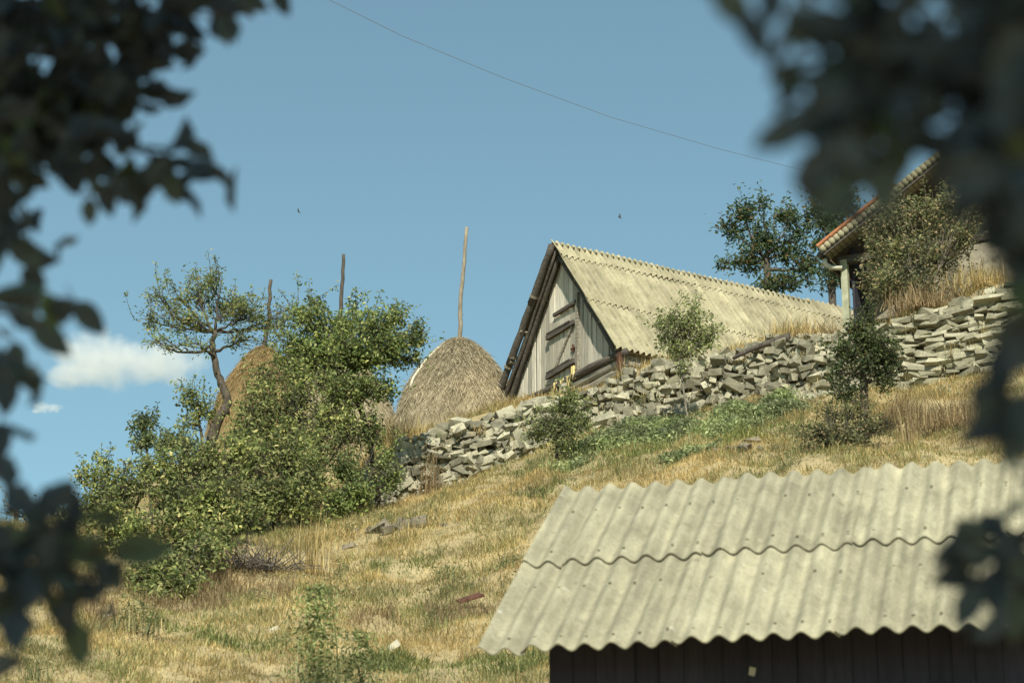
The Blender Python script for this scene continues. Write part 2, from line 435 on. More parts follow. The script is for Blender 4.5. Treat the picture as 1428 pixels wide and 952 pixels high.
def plant(name, label, cat, trunk, clumps, leaf, lsize, leafm, barkm, group=None, up=.5, aspect=.5, twig_r=.006, inner=.35, sparse=1.0, parts=('trunk', 'crown'), droop=.2, tw=11):
    """trunk: photo points with distance and radius; clumps: leafy volumes (photo x, y, distance, half width, half height, leaves)"""
    tp = np.array([P(a, b, Y) for a, b, Y, r in trunk]); tr = np.array([r for *_, r in trunk])
    tp[0, 2] = min(tp[0, 2], gz(tp[0, 0], tp[0, 1])) - .05
    # resample with a little crookedness
    m = 5
    path = []; rad = []
    for i in range(len(tp) - 1):
        for k in range(m):
            t = k / m; path.append(tp[i] * (1 - t) + tp[i + 1] * t + rng.normal(0, tr[i] * .18, 3)); rad.append(tr[i] * (1 - t) + tr[i + 1] * t)
    path.append(tp[-1]); rad.append(tr[-1])
    path, rad = np.array(path), np.array(rad)
    wood = MB(); wood.tube(path, rad, 9)
    fol = MB()
    nodes, nrad = path[len(path) // 4:], rad[len(rad) // 4:]
    for (cx, cy, Y, rx, ry, n) in clumps:
        c = P(cx, cy, Y); s = mpp(Y)
        ax = np.array([rx * s, (rx + ry) * .5 * s, ry * s])
        d = np.linalg.norm((nodes - c) * np.array([1, 1, 1.0]), axis=1) + np.maximum(0, nodes[:, 2] - c[2]) * 1.5
        i = int(np.argmin(d)); a = nodes[i]
        midp = (a + c) / 2 + rng.normal(0, .12, 3) * np.linalg.norm(c - a) + np.array([0, 0, -.1 * np.linalg.norm(c - a)])
        lp = bez(a, midp, c, 10); lr = np.linspace(max(nrad[i] * .62, .01), .008, 10)
        lp[1:-1] += rng.normal(0, .015, (8, 3))
        wood.tube(lp, lr, 6)
        for k in range(rng.integers(2, 5)):          # long shoots break the outline
            st = c + rng.normal(0, .35, 3) * ax; u = rng.normal(0, .55, 3) + np.array([0, 0, .8]); u /= np.linalg.norm(u)
            L = rng.uniform(.7, 1.25) * ax[2] + rng.uniform(.1, .25); e = st + u * L; q = (st + e) / 2 + rng.normal(0, .06, 3)
            wood.tube(bez(st, q, e, 6), np.linspace(twig_r, twig_r * .4, 6), 4, cap=False)
            nl = int(L / lsize * 3.2 / sparse); t = rng.uniform(.25, 1.02, nl)[:, None]
            leaves(fol, st * (1 - t) ** 2 + 2 * q * t * (1 - t) + e * t * t + rng.normal(0, lsize * .42, (nl, 3)), lsize * rng.uniform(.6, 1.15, nl), up, aspect, droop)
        nt_ = max(4, int(n / tw))
        ph = rng.uniform(0, 6.28, 3)
        for k in range(nt_):
            u = rng.normal(0, 1, 3); u /= np.linalg.norm(u)
            lob = 1 + .28 * math.sin(3 * u[0] + ph[0]) + .22 * math.sin(5 * u[2] + ph[1]) + rng.normal(0, .2)
            e = c + u * ax * (rng.uniform(inner, 1) ** .6) * lob
            st = lp[rng.integers(3, 10)] if rng.random() < .7 else c + rng.normal(0, .3, 3) * ax
            q = (st + e) / 2 + rng.normal(0, .1, 3) * np.linalg.norm(e - st)
            tp_ = bez(st, q, e, 6)
            wood.tube(tp_, np.linspace(twig_r, twig_r * .45, 6), 4, cap=False)
            nl = max(3, int(rng.poisson(tw)))
            t = rng.uniform(.4, 1.05, nl)[:, None]
            pp = st * (1 - t) ** 2 + 2 * q * t * (1 - t) + e * t * t + rng.normal(0, lsize * .75 * sparse, (nl, 3))
            leaves(fol, pp, lsize * rng.uniform(.65, 1.3, nl), up, aspect, droop)
    o = empty(name, tp[0], 0, label, cat, group)
    wood.build(parts[0], barkm, o, origin=tp[0], smooth=True)
    fol.build(parts[1], leafm, o, origin=tp[0])
    return o


def gp(px, py, Y0=30, Y1=52):
    """ground point seen at photo pixel"""
    Ys = np.linspace(Y0, Y1, 500)
    pts = np.array([P(px, py, Y) for Y in Ys])
    g = ground(pts[:, 0], pts[:, 1])
    k = np.argmax(pts[:, 2] <= g)
    return pts[k] if pts[k, 2] <= g[k] else pts[-1]


# grass ------------------------------------------------------------
def vnoise(x, y, f, seed):
    r = np.random.default_rng(seed); z = 0
    for k in range(6):
        a = r.uniform(0, 6.28); fr = f * r.uniform(.6, 1.7)
        z = z + np.sin(fr * (x * math.cos(a) + y * math.sin(a)) + r.uniform(0, 6.28) + 1.5 * np.sin(fr * .6 * (y * math.cos(a) - x * math.sin(a)) + r.uniform(0, 6.28)))
    return z / 6


def zone(px, py, rx, ry):
    """a patch of hillside round the ground seen at that pixel: centre, half width, half depth"""
    c = gp(px, py, 24, 46); return c[0], c[1], rx * mpp(c[1]), ry * mpp(c[1]) * 2.4


def inzone(x, y, zs):
    w = np.zeros(len(x))
    for (cx, cy, rx, ry) in zs:
        w = np.maximum(w, 1 - ((x - cx) / rx) ** 2 - ((y - cy) / ry) ** 2)
    return np.clip(w * 2, 0, 1)


def field(n, x0, x1, y0, y1):
    x, y = rng.uniform(x0, x1, n), rng.uniform(y0, y1, n)
    k = (np.abs(x) < 2 + .22 * y) & ((y < wall_y(x) + .05) | (y > wall_y(x) + .75))
    return x[k], y[k]


def tufted(n, per, x0, x1, y0, y1, sp):
    cx, cy = rng.uniform(x0, x1, n // per), rng.uniform(y0, y1, n // per)
    s_ = sp * rng.uniform(.4, 1.6, n // per)
    x = np.repeat(cx, per) + rng.normal(0, 1, n // per * per) * np.repeat(s_, per); y = np.repeat(cy, per) + rng.normal(0, 1, n // per * per) * np.repeat(s_, per)
    tall = np.repeat(rng.uniform(.6, 1.5, n // per), per)
    k = (np.abs(x) < 2 + .22 * y) & ((y < wall_y(x) + .05) | (y > wall_y(x) + .75))
    return x[k], y[k], tall[k]


green_z = [zone(600, 935, 130, 28), zone(700, 930, 80, 30), zone(330, 905, 70, 22), zone(560, 790, 60, 14), zone(250, 880, 60, 22), zone(760, 690, 60, 18), zone(860, 640, 90, 24), zone(990, 630, 90, 22), zone(1080, 600, 60, 16), zone(60, 900, 60, 22)]
brown_z = [zone(1290, 590, 130, 40), zone(90, 840, 80, 30), zone(260, 850, 70, 25), zone(640, 860, 60, 18), zone(330, 830, 90, 35), zone(520, 860, 40, 20), zone(1400, 600, 60, 30)]
mb = MB(); mg = MB(); mgr = MB(); mbr = MB()
x, y = field(300000, -11.5, 11.5, 23.5, 46)
xt, yt, tt_ = tufted(420000, 26, -11.5, 11.5, 23.5, 46, .085)
tb = np.r_[np.full(len(x), .8), tt_]; x, y = np.r_[x, xt], np.r_[y, yt]
w = inzone(x, y, green_z); wbn = inzone(x, y, brown_z)
nz = vnoise(x, y, 1.1, 3); nz2 = vnoise(x, y, 3.2, 5)
r = rng.random(len(x))
keep = rng.random(len(x)) < np.clip(.8 + .5 * nz2, .35, 1)
x, y, w, wbn, nz, nz2, r, tb = [q[keep] for q in (x, y, w, wbn, nz, nz2, r, tb)]
isgreen = r < np.clip(1.0 * w + .12 * np.clip(nz, 0, 1), 0, .9)
isbrown = (~isgreen) & (rng.random(len(x)) < .75 * wbn)
ismid = (~isgreen) & (~isbrown) & (rng.random(len(x)) < np.clip(.30 + .8 * nz + .25 * nz2, .05, .8))
isdry = ~(isgreen | isbrown | ismid)
z = ground(x, y) - .01
pos = np.c_[x, y, z]
tall = np.clip(.75 + .6 * nz2, .35, 1.5) * tb


def grass(mb, k, L0, wd, lean=.45):
    n = k.sum(); L = L0 * tall[k] * rng.uniform(.5, 1.35, n)
    blades(mb, pos[k], L, wd * rng.uniform(.7, 1.4, n), lean, .5)


grass(mb, isdry, .16, .008, .75); grass(mg, ismid, .15, .010, .75); grass(mgr, isgreen, .17, .012, .7); grass(mbr, isbrown, .30, .009, .45)
# terrace behind the wall
x, y = rng.uniform(-6, 11, 22000), rng.uniform(43.5, 51, 22000)
k = y > wall_y(x) + .78; x, y = x[k], y[k]
tp_ = np.c_[x, y, ground(x, y) - .01]
blades(mb, tp_, .22 * rng.uniform(.4, 1.4, len(x)), .012 * np.ones(len(x)), .45, .5)
tag(mb.build('dry_grass', M['drygrass']), 'straw-coloured dry grass covering the slope', 'grass', kind='stuff')
tag(mg.build('fading_grass', M['midgrass']), 'half-green grass mixed into the dry slope', 'grass', kind='stuff')
tag(mgr.build('green_grass', M['greengrass']), 'green grass patches low on the slope', 'grass', kind='stuff')
tag(mbr.build('brown_stalks', M['browngrass']), 'tall brown seed stalks on the slope below the right wall', 'stalks', kind='stuff')

# scattered weeds on the slope
mb = MB()
for k in range(170):
    wx, wy = rng.uniform(-9, 9), rng.uniform(25, 43.2)
    if wy > wall_y(wx) - .5 or vnoise(np.array([wx]), np.array([wy]), .8, 21)[0] < -.12: continue
    n = int(rng.uniform(12, 70)); sp = rng.uniform(.06, .28); hh = rng.uniform(.1, .32)
    x = wx + rng.normal(0, sp, n); y = wy + rng.normal(0, sp, n); h_ = hh * rng.random(n) ** .6
    leaves(mb, np.c_[x, y, ground(x, y) + h_], .05 * rng.uniform(.6, 1.4, n), .4, .4)
    blades(mb, np.c_[x, y, ground(x, y)], h_ + .08, .010 * np.ones(n), .4, .4)
tag(mb.build('scattered_weeds', M['leaf_vine']), 'low olive weeds scattered over the dry slope', 'weeds', kind='stuff')

# leafy weeds at the foot of the wall
mb = MB()
for (px, py, rx, ry, n, hh) in [(860, 628, 62, 14, 3200, .30), (930, 612, 40, 12, 1600, .25), (1055, 588, 62, 10, 2600, .30), (1085, 572, 30, 8, 900, .3), (790, 655, 30, 7, 500, .15), (1010, 605, 36, 10, 900, .22), (895, 600, 50, 8, 1000, .28), (960, 640, 40, 8, 600, .18)]:
    c = gp(px, py, 36, 44.2)
    x = c[0] + rng.normal(0, .5, n) * rx * mpp(c[1]); y = c[1] + rng.normal(0, .5, n) * ry * mpp(c[1]) * 3
    k = y < wall_y(x) - .05; x, y = x[k], y[k]
    hgt = hh * (rng.random(len(x)) ** .7) * (1 + .4 * vnoise(x, y, 4, 8))
    leaves(mb, np.c_[x, y, ground(x, y) + hgt], .075 * rng.uniform(.6, 1.3, len(x)), .6, .5)
    blades(mb, np.c_[x, y, ground(x, y)], hgt + .05, .012 * np.ones(len(x)), .3, .4)
tag(mb.build('leafy_weeds', M['leaf_weed']), 'bright green leafy weeds growing at the foot of the rubble wall', 'weeds', kind='stuff')


# ------------------------------------------------------------------ stones
def stone(mb, c, size, rot, npts=13, sq=.55):
    cube = np.array([[a, b, c_] for a in (-1, 1) for b in (-1, 1) for c_ in (-1, 1)], float)
    keep = cube[rng.permutation(8)[:rng.integers(6, 9)]]          # corners broken away leave slanted faces
    u = keep * (1 - rng.uniform(0, .33, keep.shape))
    u = np.vstack([u, cube[rng.integers(0, 8, 2)] * rng.uniform(.0, 1.0, (2, 3))])
    v = u * np.array(size) / 2
    bm = bmesh.new()
    for p in v: bm.verts.new(p)
    r_ = bmesh.ops.convex_hull(bm, input=bm.verts)
    junk = [g for g in r_['geom_interior'] if isinstance(g, bmesh.types.BMVert)]
    bmesh.ops.delete(bm, geom=junk, context='VERTS')
    bm.verts.index_update()
    vv = np.array([w.co[:] for w in bm.verts]); ff = [[w.index for w in f.verts] for f in bm.faces if len(f.verts) == 3]
    bm.free()
    vv = vv @ np.array(rot.to_3x3()).T + np.array(c)
    mb.add(vv, tris=ff)


def eul(x, y, z): return Matrix.Rotation(z, 3, 'Z') @ Matrix.Rotation(y, 3, 'Y') @ Matrix.Rotation(x, 3, 'X')


def stone_wall(name, label, x0, x1, mat, flat, core_mat):
    o0 = np.array([(x0 + x1) / 2, float(wall_y((x0 + x1) / 2)), float(wall_foot((x0 + x1) / 2))])
    root = empty(name, o0, 0, label, 'stone wall')
    mb = MB(); cap = MB()
    # courses of irregular stones
    zc = -.12
    while zc < 1.9:
        ch = rng.uniform(.055, .105) if flat else rng.uniform(.06, .11)
        x = x0 + rng.uniform(-.2, .1)
        while x < x1:
            lw = rng.uniform(.16, .5) if flat else rng.choice([rng.uniform(.06, .15), rng.uniform(.11, .24), rng.uniform(.2, .36)])
            h = float(wall_h(x + lw / 2)) * float(sstep(-5.2, -2.6, x)); top = h + rng.uniform(-.05, .09)
            if zc < top - ch * .35:
                xm = x + lw / 2
                yw = float(wall_y(xm)); slope = float(wall_y(xm + .2) - wall_y(xm - .2)) / .4; fs = float(wall_foot(xm + .3) - wall_foot(xm - .3)) / .6
                f = zc / max(h, .3)
                hh = ch * (rng.uniform(.9, 1.25) if flat else rng.uniform(.9, 1.7))
                c = [xm + rng.normal(0, .03), yw + .05 + .32 * f + rng.normal(0, .045 if flat else .075), float(wall_foot(xm)) + zc + ch / 2 + rng.normal(0, .015 if flat else .035)]
                rot = eul(rng.normal(0, .2 if flat else .28), -math.atan(fs) * .8 + rng.normal(0, .07 if flat else .24), math.atan(slope) + rng.normal(0, .3 if flat else .4))
                stone(mb, c, (lw * rng.uniform(1.15, 1.4), rng.uniform(.25, .42), hh * 1.3), rot)
                if not flat and rng.random() < .5:
                    s_ = rng.uniform(.05, .14)
                    stone(mb, [c[0] + lw / 2, c[1] - .05, c[2] + rng.normal(0, .06)], (s_ * 1.4, s_, s_), eul(*rng.normal(0, .6, 3)), 10)
            x += lw * rng.uniform(.9, 1.05)
        zc += ch * .93
    # loose stones on top and tumbled at the foot
    for k in range(int((x1 - x0) * (5 if flat else 8))):
        xm = rng.uniform(x0, x1); h = float(wall_h(xm)) * float(sstep(-5.2, -2.6, xm))
        if h < .25: continue
        s_ = rng.uniform(.14, .34)
        stone(cap, [xm, float(wall_y(xm)) + rng.uniform(.3, .6), float(wall_foot(xm)) + h + rng.uniform(-.08, .01)],
              (s_ * 1.6, s_ * 1.1, s_ * .65), eul(rng.normal(0, .2), rng.normal(-.15, .22), rng.uniform(0, 6)), 12)
    mb.build('stonework', mat, root, origin=o0)
    cap.build('loose_coping', mat, root, origin=o0)
    # the earth the stones are set in
    xs = np.arange(x0, x1 + .01, .25); c = MB()
    h = wall_h(xs) * sstep(-5.2, -2.6, xs)
    prof = []
    for (dy, fz) in ((.16, -.3), (.2, 0), (.45, .93), (.75, .93), (.75, -.3)):
        prof.append(np.c_[xs, wall_y(xs) + dy, wall_foot(xs) + (h * fz if fz > 0 else fz)])
    v = np.stack(prof, 1); n = len(xs)
    q = [[i * 5 + j, i * 5 + (j + 1) % 5, (i + 1) * 5 + (j + 1) % 5, (i + 1) * 5 + j] for i in range(n - 1) for j in range(5)]
    c.add(v.reshape(-1, 3), quads=q); c.build('earth_core', core_mat, root, origin=o0)
    return root


XJ = float(P(1195, 500, 43.8)[0])
stone_wall('stone_wall', 'rough rubble stone wall of jumbled stones holding the terrace below the barn', -4.4, XJ, M['stone'], False, M['earth'])
stone_wall('stone_wall', 'drystone wall of flat coursed slabs below the house on the right', XJ + .05, 12.2, M['slabstone'], True, M['earth'])

mb = MB(); mdry = MB()
for k in range(95):
    wx = rng.uniform(-3.6, 9.5); f = rng.random() ** .7; h = float(wall_h(wx) * sstep(-5.2, -2.6, wx)); c = np.array([wx, float(wall_y(wx)) - .12 + .32 * f, float(wall_foot(wx)) + h * f])
    n = int(rng.uniform(10, 40)); q = c + rng.normal(0, 1, (n, 3)) * np.array([.09, .05, .06])
    if rng.random() < .55: leaves(mb, q, .045 * rng.uniform(.6, 1.3, n), .4, .45)
    else: blades(mdry, q - np.array([0, 0, .05]), .2 * rng.uniform(.4, 1.3, n), .009 * np.ones(n), .5, .5)
tag(mb.build('wall_weeds', M['leaf_vine']), 'small olive weeds rooted in the joints of the stone walls', 'weeds', kind='stuff')
tag(mdry.build('wall_grass', M['drygrass']), 'dry grass tufts rooted in the joints of the stone walls', 'grass', kind='stuff')

k_rock = [(530, 742, .42, 'darkrock', 'dark jagged rock at the left end of the little outcrop in the dry slope'), (552, 739, .36, 'darkrock', 'dark flat rock in the middle of the outcrop in the dry slope'),
          (578, 733, .38, 'darkrock', 'dark tilted rock at the right end of the outcrop in the dry slope'), (488, 762, .2, 'darkrock', 'small dark rock left of the outcrop in the dry slope'),
          (1032, 628, .34, 'darkrock', 'dark brown clod of earth in the grass below the rubble wall'), (1046, 616, .24, 'darkrock', 'smaller dark clod just above the brown clod below the rubble wall'),
          (380, 878, .13, 'palerock', 'small pale stone lying in the grass below the dead brush'), (146, 858, .15, 'palerock', 'small pale stone on the bare bank at the lower left'),
          (303, 928, .10, 'palerock', 'tiny pale stone near the bottom edge in the grass'), (646, 690, .2, 'darkrock', 'dark stone fallen to the foot of the left rubble wall'),
          (545, 905, .22, 'palerock', 'half buried pale stone low on the slope left of the shed roof')]
for px, py, s_, m_, lab in k_rock:
    c = gp(px, py, 25, 44.3)
    mb = MB(); stone(mb, (0, 0, s_ * .02), (s_ * 1.4, s_, s_ * .5), eul(rng.normal(0, .25), rng.normal(-.2, .2), rng.uniform(-.5, .5)), 16)
    if s_ > .3:
        for q_ in range(7): stone(mb, (rng.normal(0, s_ * .5), rng.normal(0, .1), s_ * rng.uniform(-.05, .18)), (s_ * rng.uniform(.3, .7), s_ * .4, s_ * rng.uniform(.15, .35)), eul(*rng.normal(0, .5, 3)), 11)
    o = mb.build('rock', M[m_]); o.location = c - np.array([0, 0, .10 * s_])
    tag(o, lab, 'rock')

# rusty board lying on the slope
c = gp(655, 848, 26, 44)
mb = MB(); mb.box((0, 0, .05), (.34, .16, .03), eul(.35, -.35, .3), .006)
o = mb.build('rusty_board', M['rust']); o.location = c + np.array([0, 0, .09]); tag(o, 'rusty red-brown metal plate lying in the grass left of the shed roof', 'scrap metal')


# ------------------------------------------------------------------ corrugated sheets
PITCHW = .177


def sheet(mb, u0, u1, v0, v1, origin, ux, vx, nrm, seg=10, amp=.0255, lift=0.0, tilt=0.0, phase=0.0, thick=.008, nv=6, warp=.004, bolts=True, pw=PITCHW):
    """a corrugated sheet from u0 to u1 waves, v0 to v1 metres up the slope; the lower end is lifted over the row below"""
    n = int((u1 - u0) * seg) + 2
    us = np.linspace(u0, u1, n); vs = np.linspace(v0, v1, nv)
    U, V = np.meshgrid(us, vs)
    w0 = rng.normal(0, warp, 4)
    H = amp * np.cos(2 * PI * (U - phase)) + lift * (1 - (V - v0) / (v1 - v0)) + tilt * (1 - (U - u0) / (u1 - u0))
    H = H + w0[0] * np.sin(3 * U / 6 + w0[1] * 500) + w0[2] * np.sin(4 * V + w0[3] * 500)
    base = origin + (U * pw)[..., None] * ux + V[..., None] * vx
    top = base + H[..., None] * nrm; bot = top - nrm * thick
    v = np.concatenate([top.reshape(-1, 3), bot.reshape(-1, 3)]); N = n * nv
    i, j = np.meshgrid(np.arange(n - 1), np.arange(nv - 1)); a = (j * n + i).ravel()
    q = [np.c_[a, a + 1, a + n + 1, a + n], np.c_[a, a + n, a + n + 1, a + 1] + N]
    e = np.arange(n - 1); q.append(np.c_[e, e + N, e + 1 + N, e + 1])
    e2 = e + n * (nv - 1); q.append(np.c_[e2, e2 + 1, e2 + 1 + N, e2 + N])
    f = np.arange(nv - 1) * n; q.append(np.c_[f, f + n, f + n + N, f + N])
    f2 = f + n - 1; q.append(np.c_[f2, f2 + N, f2 + n + N, f2 + n])
    mb.add(v, quads=np.vstack(q))
    if bolts:
        for vv in (v0 + .13, (v0 + v1) / 2 + .2):
            for uu in np.arange(math.ceil(u0), u1, 1.0):
                if rng.random() < .8:
                    uq = uu + phase
                    if uq > u1 - .1: continue
                    p = origin + uq * pw * ux + (vv + rng.normal(0, .015)) * vx + nrm * (amp + lift * (1 - (vv - v0) / (v1 - v0)) + tilt * .5 + .004)
                    mb.tube([p, p + nrm * .012], .011, 6)


def smooth_by_angle(o):
    o.data.polygons.foreach_set('use_smooth', np.ones(len(o.data.polygons), bool))
    try:
        o.data.set_sharp_from_angle(angle=R(40))
    except Exception:
        pass


# ------------------------------------------------------------------ foreground shed
sa, ss, sl = .2552, .6277, 3.0636
S0 = np.array([-.216, 16.407, 3.5804 + CAMZ])
ux = np.array([math.cos(sa), -math.sin(sa), 0]); hv = np.array([math.sin(sa), math.cos(sa), 0])
vx = hv * math.cos(ss) + np.array([0, 0, math.sin(ss)]); nr = np.cross(ux, vx)
mid_ = S0 + ux * 2.4 + hv * 1.3
shed_o = np.array([mid_[0], mid_[1], gz(mid_[0], mid_[1]) - .1])
shed = empty('shed', shed_o, 0, 'dark boarded shed with a corrugated grey cement roof in the foreground', 'shed')
seams = [0, 1.62, 7.33, 13.3, 19.25, 25.2]
half = 1.50
for row, (v0, v1, lf) in enumerate(((0, half + .1, .0), (half - .02, sl, .022))):
    for k in range(len(seams) - 1):
        mb = MB()
        sh = rng.normal(0, .005)
        sheet(mb, seams[k] - (0 if k == 0 else .05), min(seams[k + 1] + .12, 25.2), v0 + (sh if row == 0 else 0), v1 + (sh if row else 0), S0, ux, vx, nr, seg=16, amp=.0255, lift=lf + .004, tilt=.028, phase=.03, nv=10, thick=.01)
        o = mb.build('roof_sheet', M['sheet'], shed, origin=shed_o); smooth_by_angle(o)
# walls of upright boards set back under the eave
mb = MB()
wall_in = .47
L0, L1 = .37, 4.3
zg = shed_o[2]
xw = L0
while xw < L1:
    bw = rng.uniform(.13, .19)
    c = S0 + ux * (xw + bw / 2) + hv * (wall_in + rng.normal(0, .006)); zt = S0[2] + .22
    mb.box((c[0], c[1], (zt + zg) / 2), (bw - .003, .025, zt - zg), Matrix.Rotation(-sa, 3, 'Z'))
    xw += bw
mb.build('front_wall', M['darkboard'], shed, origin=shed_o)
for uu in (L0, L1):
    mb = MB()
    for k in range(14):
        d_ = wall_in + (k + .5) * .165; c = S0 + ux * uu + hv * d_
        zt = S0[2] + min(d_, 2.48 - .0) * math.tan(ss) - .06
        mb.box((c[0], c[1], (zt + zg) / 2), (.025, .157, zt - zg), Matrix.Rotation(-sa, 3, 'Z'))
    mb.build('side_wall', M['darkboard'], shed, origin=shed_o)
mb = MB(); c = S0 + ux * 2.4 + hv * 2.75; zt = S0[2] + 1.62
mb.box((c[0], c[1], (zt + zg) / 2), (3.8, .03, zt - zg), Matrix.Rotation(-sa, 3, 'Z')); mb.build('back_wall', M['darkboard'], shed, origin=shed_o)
for dv in (.7, 1.5, 2.9):
    mb = MB(); a = S0 + ux * .45 + vx * dv - nr * .085; b_ = S0 + ux * 4.4 + vx * dv - nr * .085
    mb.tube([a, b_], .045, 8); mb.build('purlin', M['darkboard'], shed, origin=shed_o)
for uu in (.52, 1.8, 3.1, 4.28):
    mb = MB(); a = S0 + ux * uu + vx * .62 - nr * .17; b_ = S0 + ux * uu + vx * 3.0 - nr * .17
    mb.tube([a, b_], .05, 8); mb.build('rafter', M['darkboard'], shed, origin=shed_o)
# a pale chip standing in for light through a gap in the front boards
c = S0 + ux * 1.745 + hv * (wall_in - .02); c[2] = P(1049, 936, c[1])[2]
c[0] = P(1049, 936, c[1])[0]
mb = MB(); stone(mb, c, (.05, .02, .075), eul(0, .2, -sa), 12); mb.build('light_spot', M['palerock'], shed, origin=shed_o)

# ------------------------------------------------------------------ barn
ba, bp, RL = 1.018, .9265, 3.6
BA = np.array([.8268, 47.7891, 18.8692 + CAMZ])
HH, HW = RL * math.sin(bp), RL * math.cos(bp)
BZ = .75                                            # eave height above the barn's foot
b_o = np.array([BA[0], BA[1], BA[2] - HH - BZ])
barn = empty('barn', b_o, -ba, 'weathered plank barn with a steep corrugated cement roof above the rubble wall', 'barn')
BL = 9.2
pw = .137
rows = [(0, 1.72), (1.60, 3.30), (3.16, RL + .05)]
nw = BL / pw
cuts = [0] + list(np.arange(7.6, nw - 1, 8.0)) + [nw]
Y_ = np.array([0, 1.0, 0])
for sgn, nm in ((1, 'roof_sheet'), (-1, 'roof_sheet')):
    vxl = np.array([-sgn * math.cos(bp), 0, math.sin(bp)]); nl = np.array([sgn * math.sin(bp), 0, math.cos(bp)])
    org = np.array([sgn * HW, 0, BZ])
    for r_, (v0, v1) in enumerate(rows):
        for k in range(len(cuts) - 1):
            if sgn < 0 and k > 5: continue
            mb = MB()
            u0, u1 = cuts[k] - (.1 if k else 0), min(cuts[k + 1] + .5, nw)
            e = rng.normal(0, .012)
            if sgn < 0 and k == 0: u0 += (.30, .0, -.12)[r_]          # verge sheets of the left slope are staggered
            if sgn > 0 and k == 0: u0 += rng.uniform(-.12, .12)
            v1_ = v1 + (.07 + rng.normal(0, .02) if (sgn > 0 and r_ == 2) else 0)
            extra = 0.0
            if sgn < 0 and r_ == 0: extra = .05
            sheet(mb, u0, u1, v0 + e - (.12 if sgn < 0 and r_ == 0 else 0), v1_, org - nl * extra, Y_, vxl, nl, amp=.036, lift=.026 + (.03 if sgn < 0 else 0), tilt=.012, nv=5, warp=.006, bolts=False, pw=pw)
            o = mb.build(nm, M['barnsheet'], barn); smooth_by_angle(o)
# dark rafters seen at the verge, purlin ends under the left slope
for sgn in (1, -1):
    vxl = np.array([-sgn * math.cos(bp), 0, math.sin(bp)]); nl = np.array([sgn * math.sin(bp), 0, math.cos(bp)]); org = np.array([sgn * HW, 0, BZ])
    for yy, off, rr in ((.16, .13, .055), (.06, .10, .035) if sgn < 0 else (1.8, .13, .05), (3.4, .13, .05), (5.2, .13, .05), (7.2, .13, .05), (9.0, .13, .05)):
        a = org + Y_ * yy - nl * off + vxl * (-.05); b_ = org + Y_ * yy - nl * off + vxl * (RL - .06)
        pts = np.linspace(a, b_, 9) + rng.normal(0, .012, (9, 3))
        mb = MB(); mb.tube(pts, np.linspace(rr * 1.15, rr * .85, 9), 8); mb.build('rafter', M['beam'], barn, smooth=True)
    for dv in (.1, 1.02, 1.7, 2.45, 3.15):
        a = org - nl * .055 + vxl * dv + Y_ * (-.10 if sgn < 0 else .1); b_ = a + Y_ * (BL - .3)
        mb = MB(); mb.tube([a, b_], .032, 7); mb.build('purlin', M['pole'], barn)
vxl = np.array([math.cos(bp), 0, math.sin(bp)]); nl = np.array([-math.sin(bp), 0, math.cos(bp)]); org = np.array([-HW, 0, BZ])
for v0, v1, off in ((2.30, 3.60, -.03), (.95, 2.40, .0), (-.16, 1.0, .04)):  # dark tubes covering the lit sheet edge, standing in for its shaded underside
    a = org + vxl * v0 + nl * off + Y_ * (-.04); b_ = org + vxl * v1 + nl * (off - .02) + Y_ * (-.04)
    mb = MB(); mb.tube(np.linspace(a, b_, 7) + rng.normal(0, .006, (7, 3)), np.linspace(.085, .07, 7), 9); g_ = mb.build('verge_shade', M['beam'], barn, smooth=True)
    for q_ in (.12, ) if v0 > 0 else (.2, .9):
        c_ = a + (b_ - a) * q_; mb = MB(); mb.tube([c_ - vxl * .02, c_ + vxl * .03], .092, 9); mb.build('pale_ring', M['pole'], g_)  # pale rings added in place of the purlin ends
mb = MB(); mb.tube([(0, .05, BZ + HH - .16), (0, BL - .1, BZ + HH - .16)], .06, 8); mb.build('ridge_beam', M['beam'], barn)

# gable of upright weathered planks
GY_ = .27
def rake_h(s): return HH * (1 - abs(s) / HW)
mb = MB(); s_ = -HW + .14
while s_ < HW - .14:
    w_ = rng.uniform(.12, .21); e_ = min(s_ + w_, HW - .1)
    if not (-.56 < (s_ + e_) / 2 < .5):
        g_ = rng.uniform(.014, .042); y0 = GY_ + rng.normal(0, .008)
        a0, a1 = s_ + g_ / 2, e_ - g_ / 2
        bt = BZ + rng.uniform(-.03, .08); ta = BZ + rake_h(a0) - .13; tb = BZ + rake_h(a1) - .13
        if min(ta, tb) - bt > .05:
            v = np.array([[a0, y0, bt], [a1, y0 + rng.normal(0, .005), bt + rng.normal(0, .02)], [a1, y0, tb], [a0, y0, ta]]); v2 = v + Y_ * .025
            mb.add(np.vstack([v, v2]), quads=[[0, 1, 2, 3], [7, 6, 5, 4], [0, 4, 5, 1], [1, 5, 6, 2], [2, 6, 7, 3], [3, 7, 4, 0]])
    s_ = e_
# short boards above the door
s_ = -.56
while s_ < .46:
    w_ = rng.uniform(.13, .2); e_ = min(s_ + w_, .5); y0 = GY_ + rng.normal(0, .006); a0, a1 = s_ + .006, e_ - .006
    bt = BZ + 1.36; v = np.array([[a0, y0, bt], [a1, y0, bt], [a1, y0, BZ + rake_h(a1) - .13], [a0, y0, BZ + rake_h(a0) - .13]])
    if rake_h(max(abs(a0), abs(a1))) > 1.6:
        mb.add(np.vstack([v, v + Y_ * .025]), quads=[[0, 1, 2, 3], [7, 6, 5, 4], [0, 4, 5, 1], [1, 5, 6, 2], [2, 6, 7, 3], [3, 7, 4, 0]])
    s_ = e_
mb.build('gable_boarding', M['plank'], barn)
mb = MB(); v = np.array([[-HW + .2, GY_ + .09, BZ - .1], [HW - .2, GY_ + .09, BZ - .1], [0, GY_ + .09, BZ + HH - .2]])  # dark sheet put behind the boards as the shade in their gaps
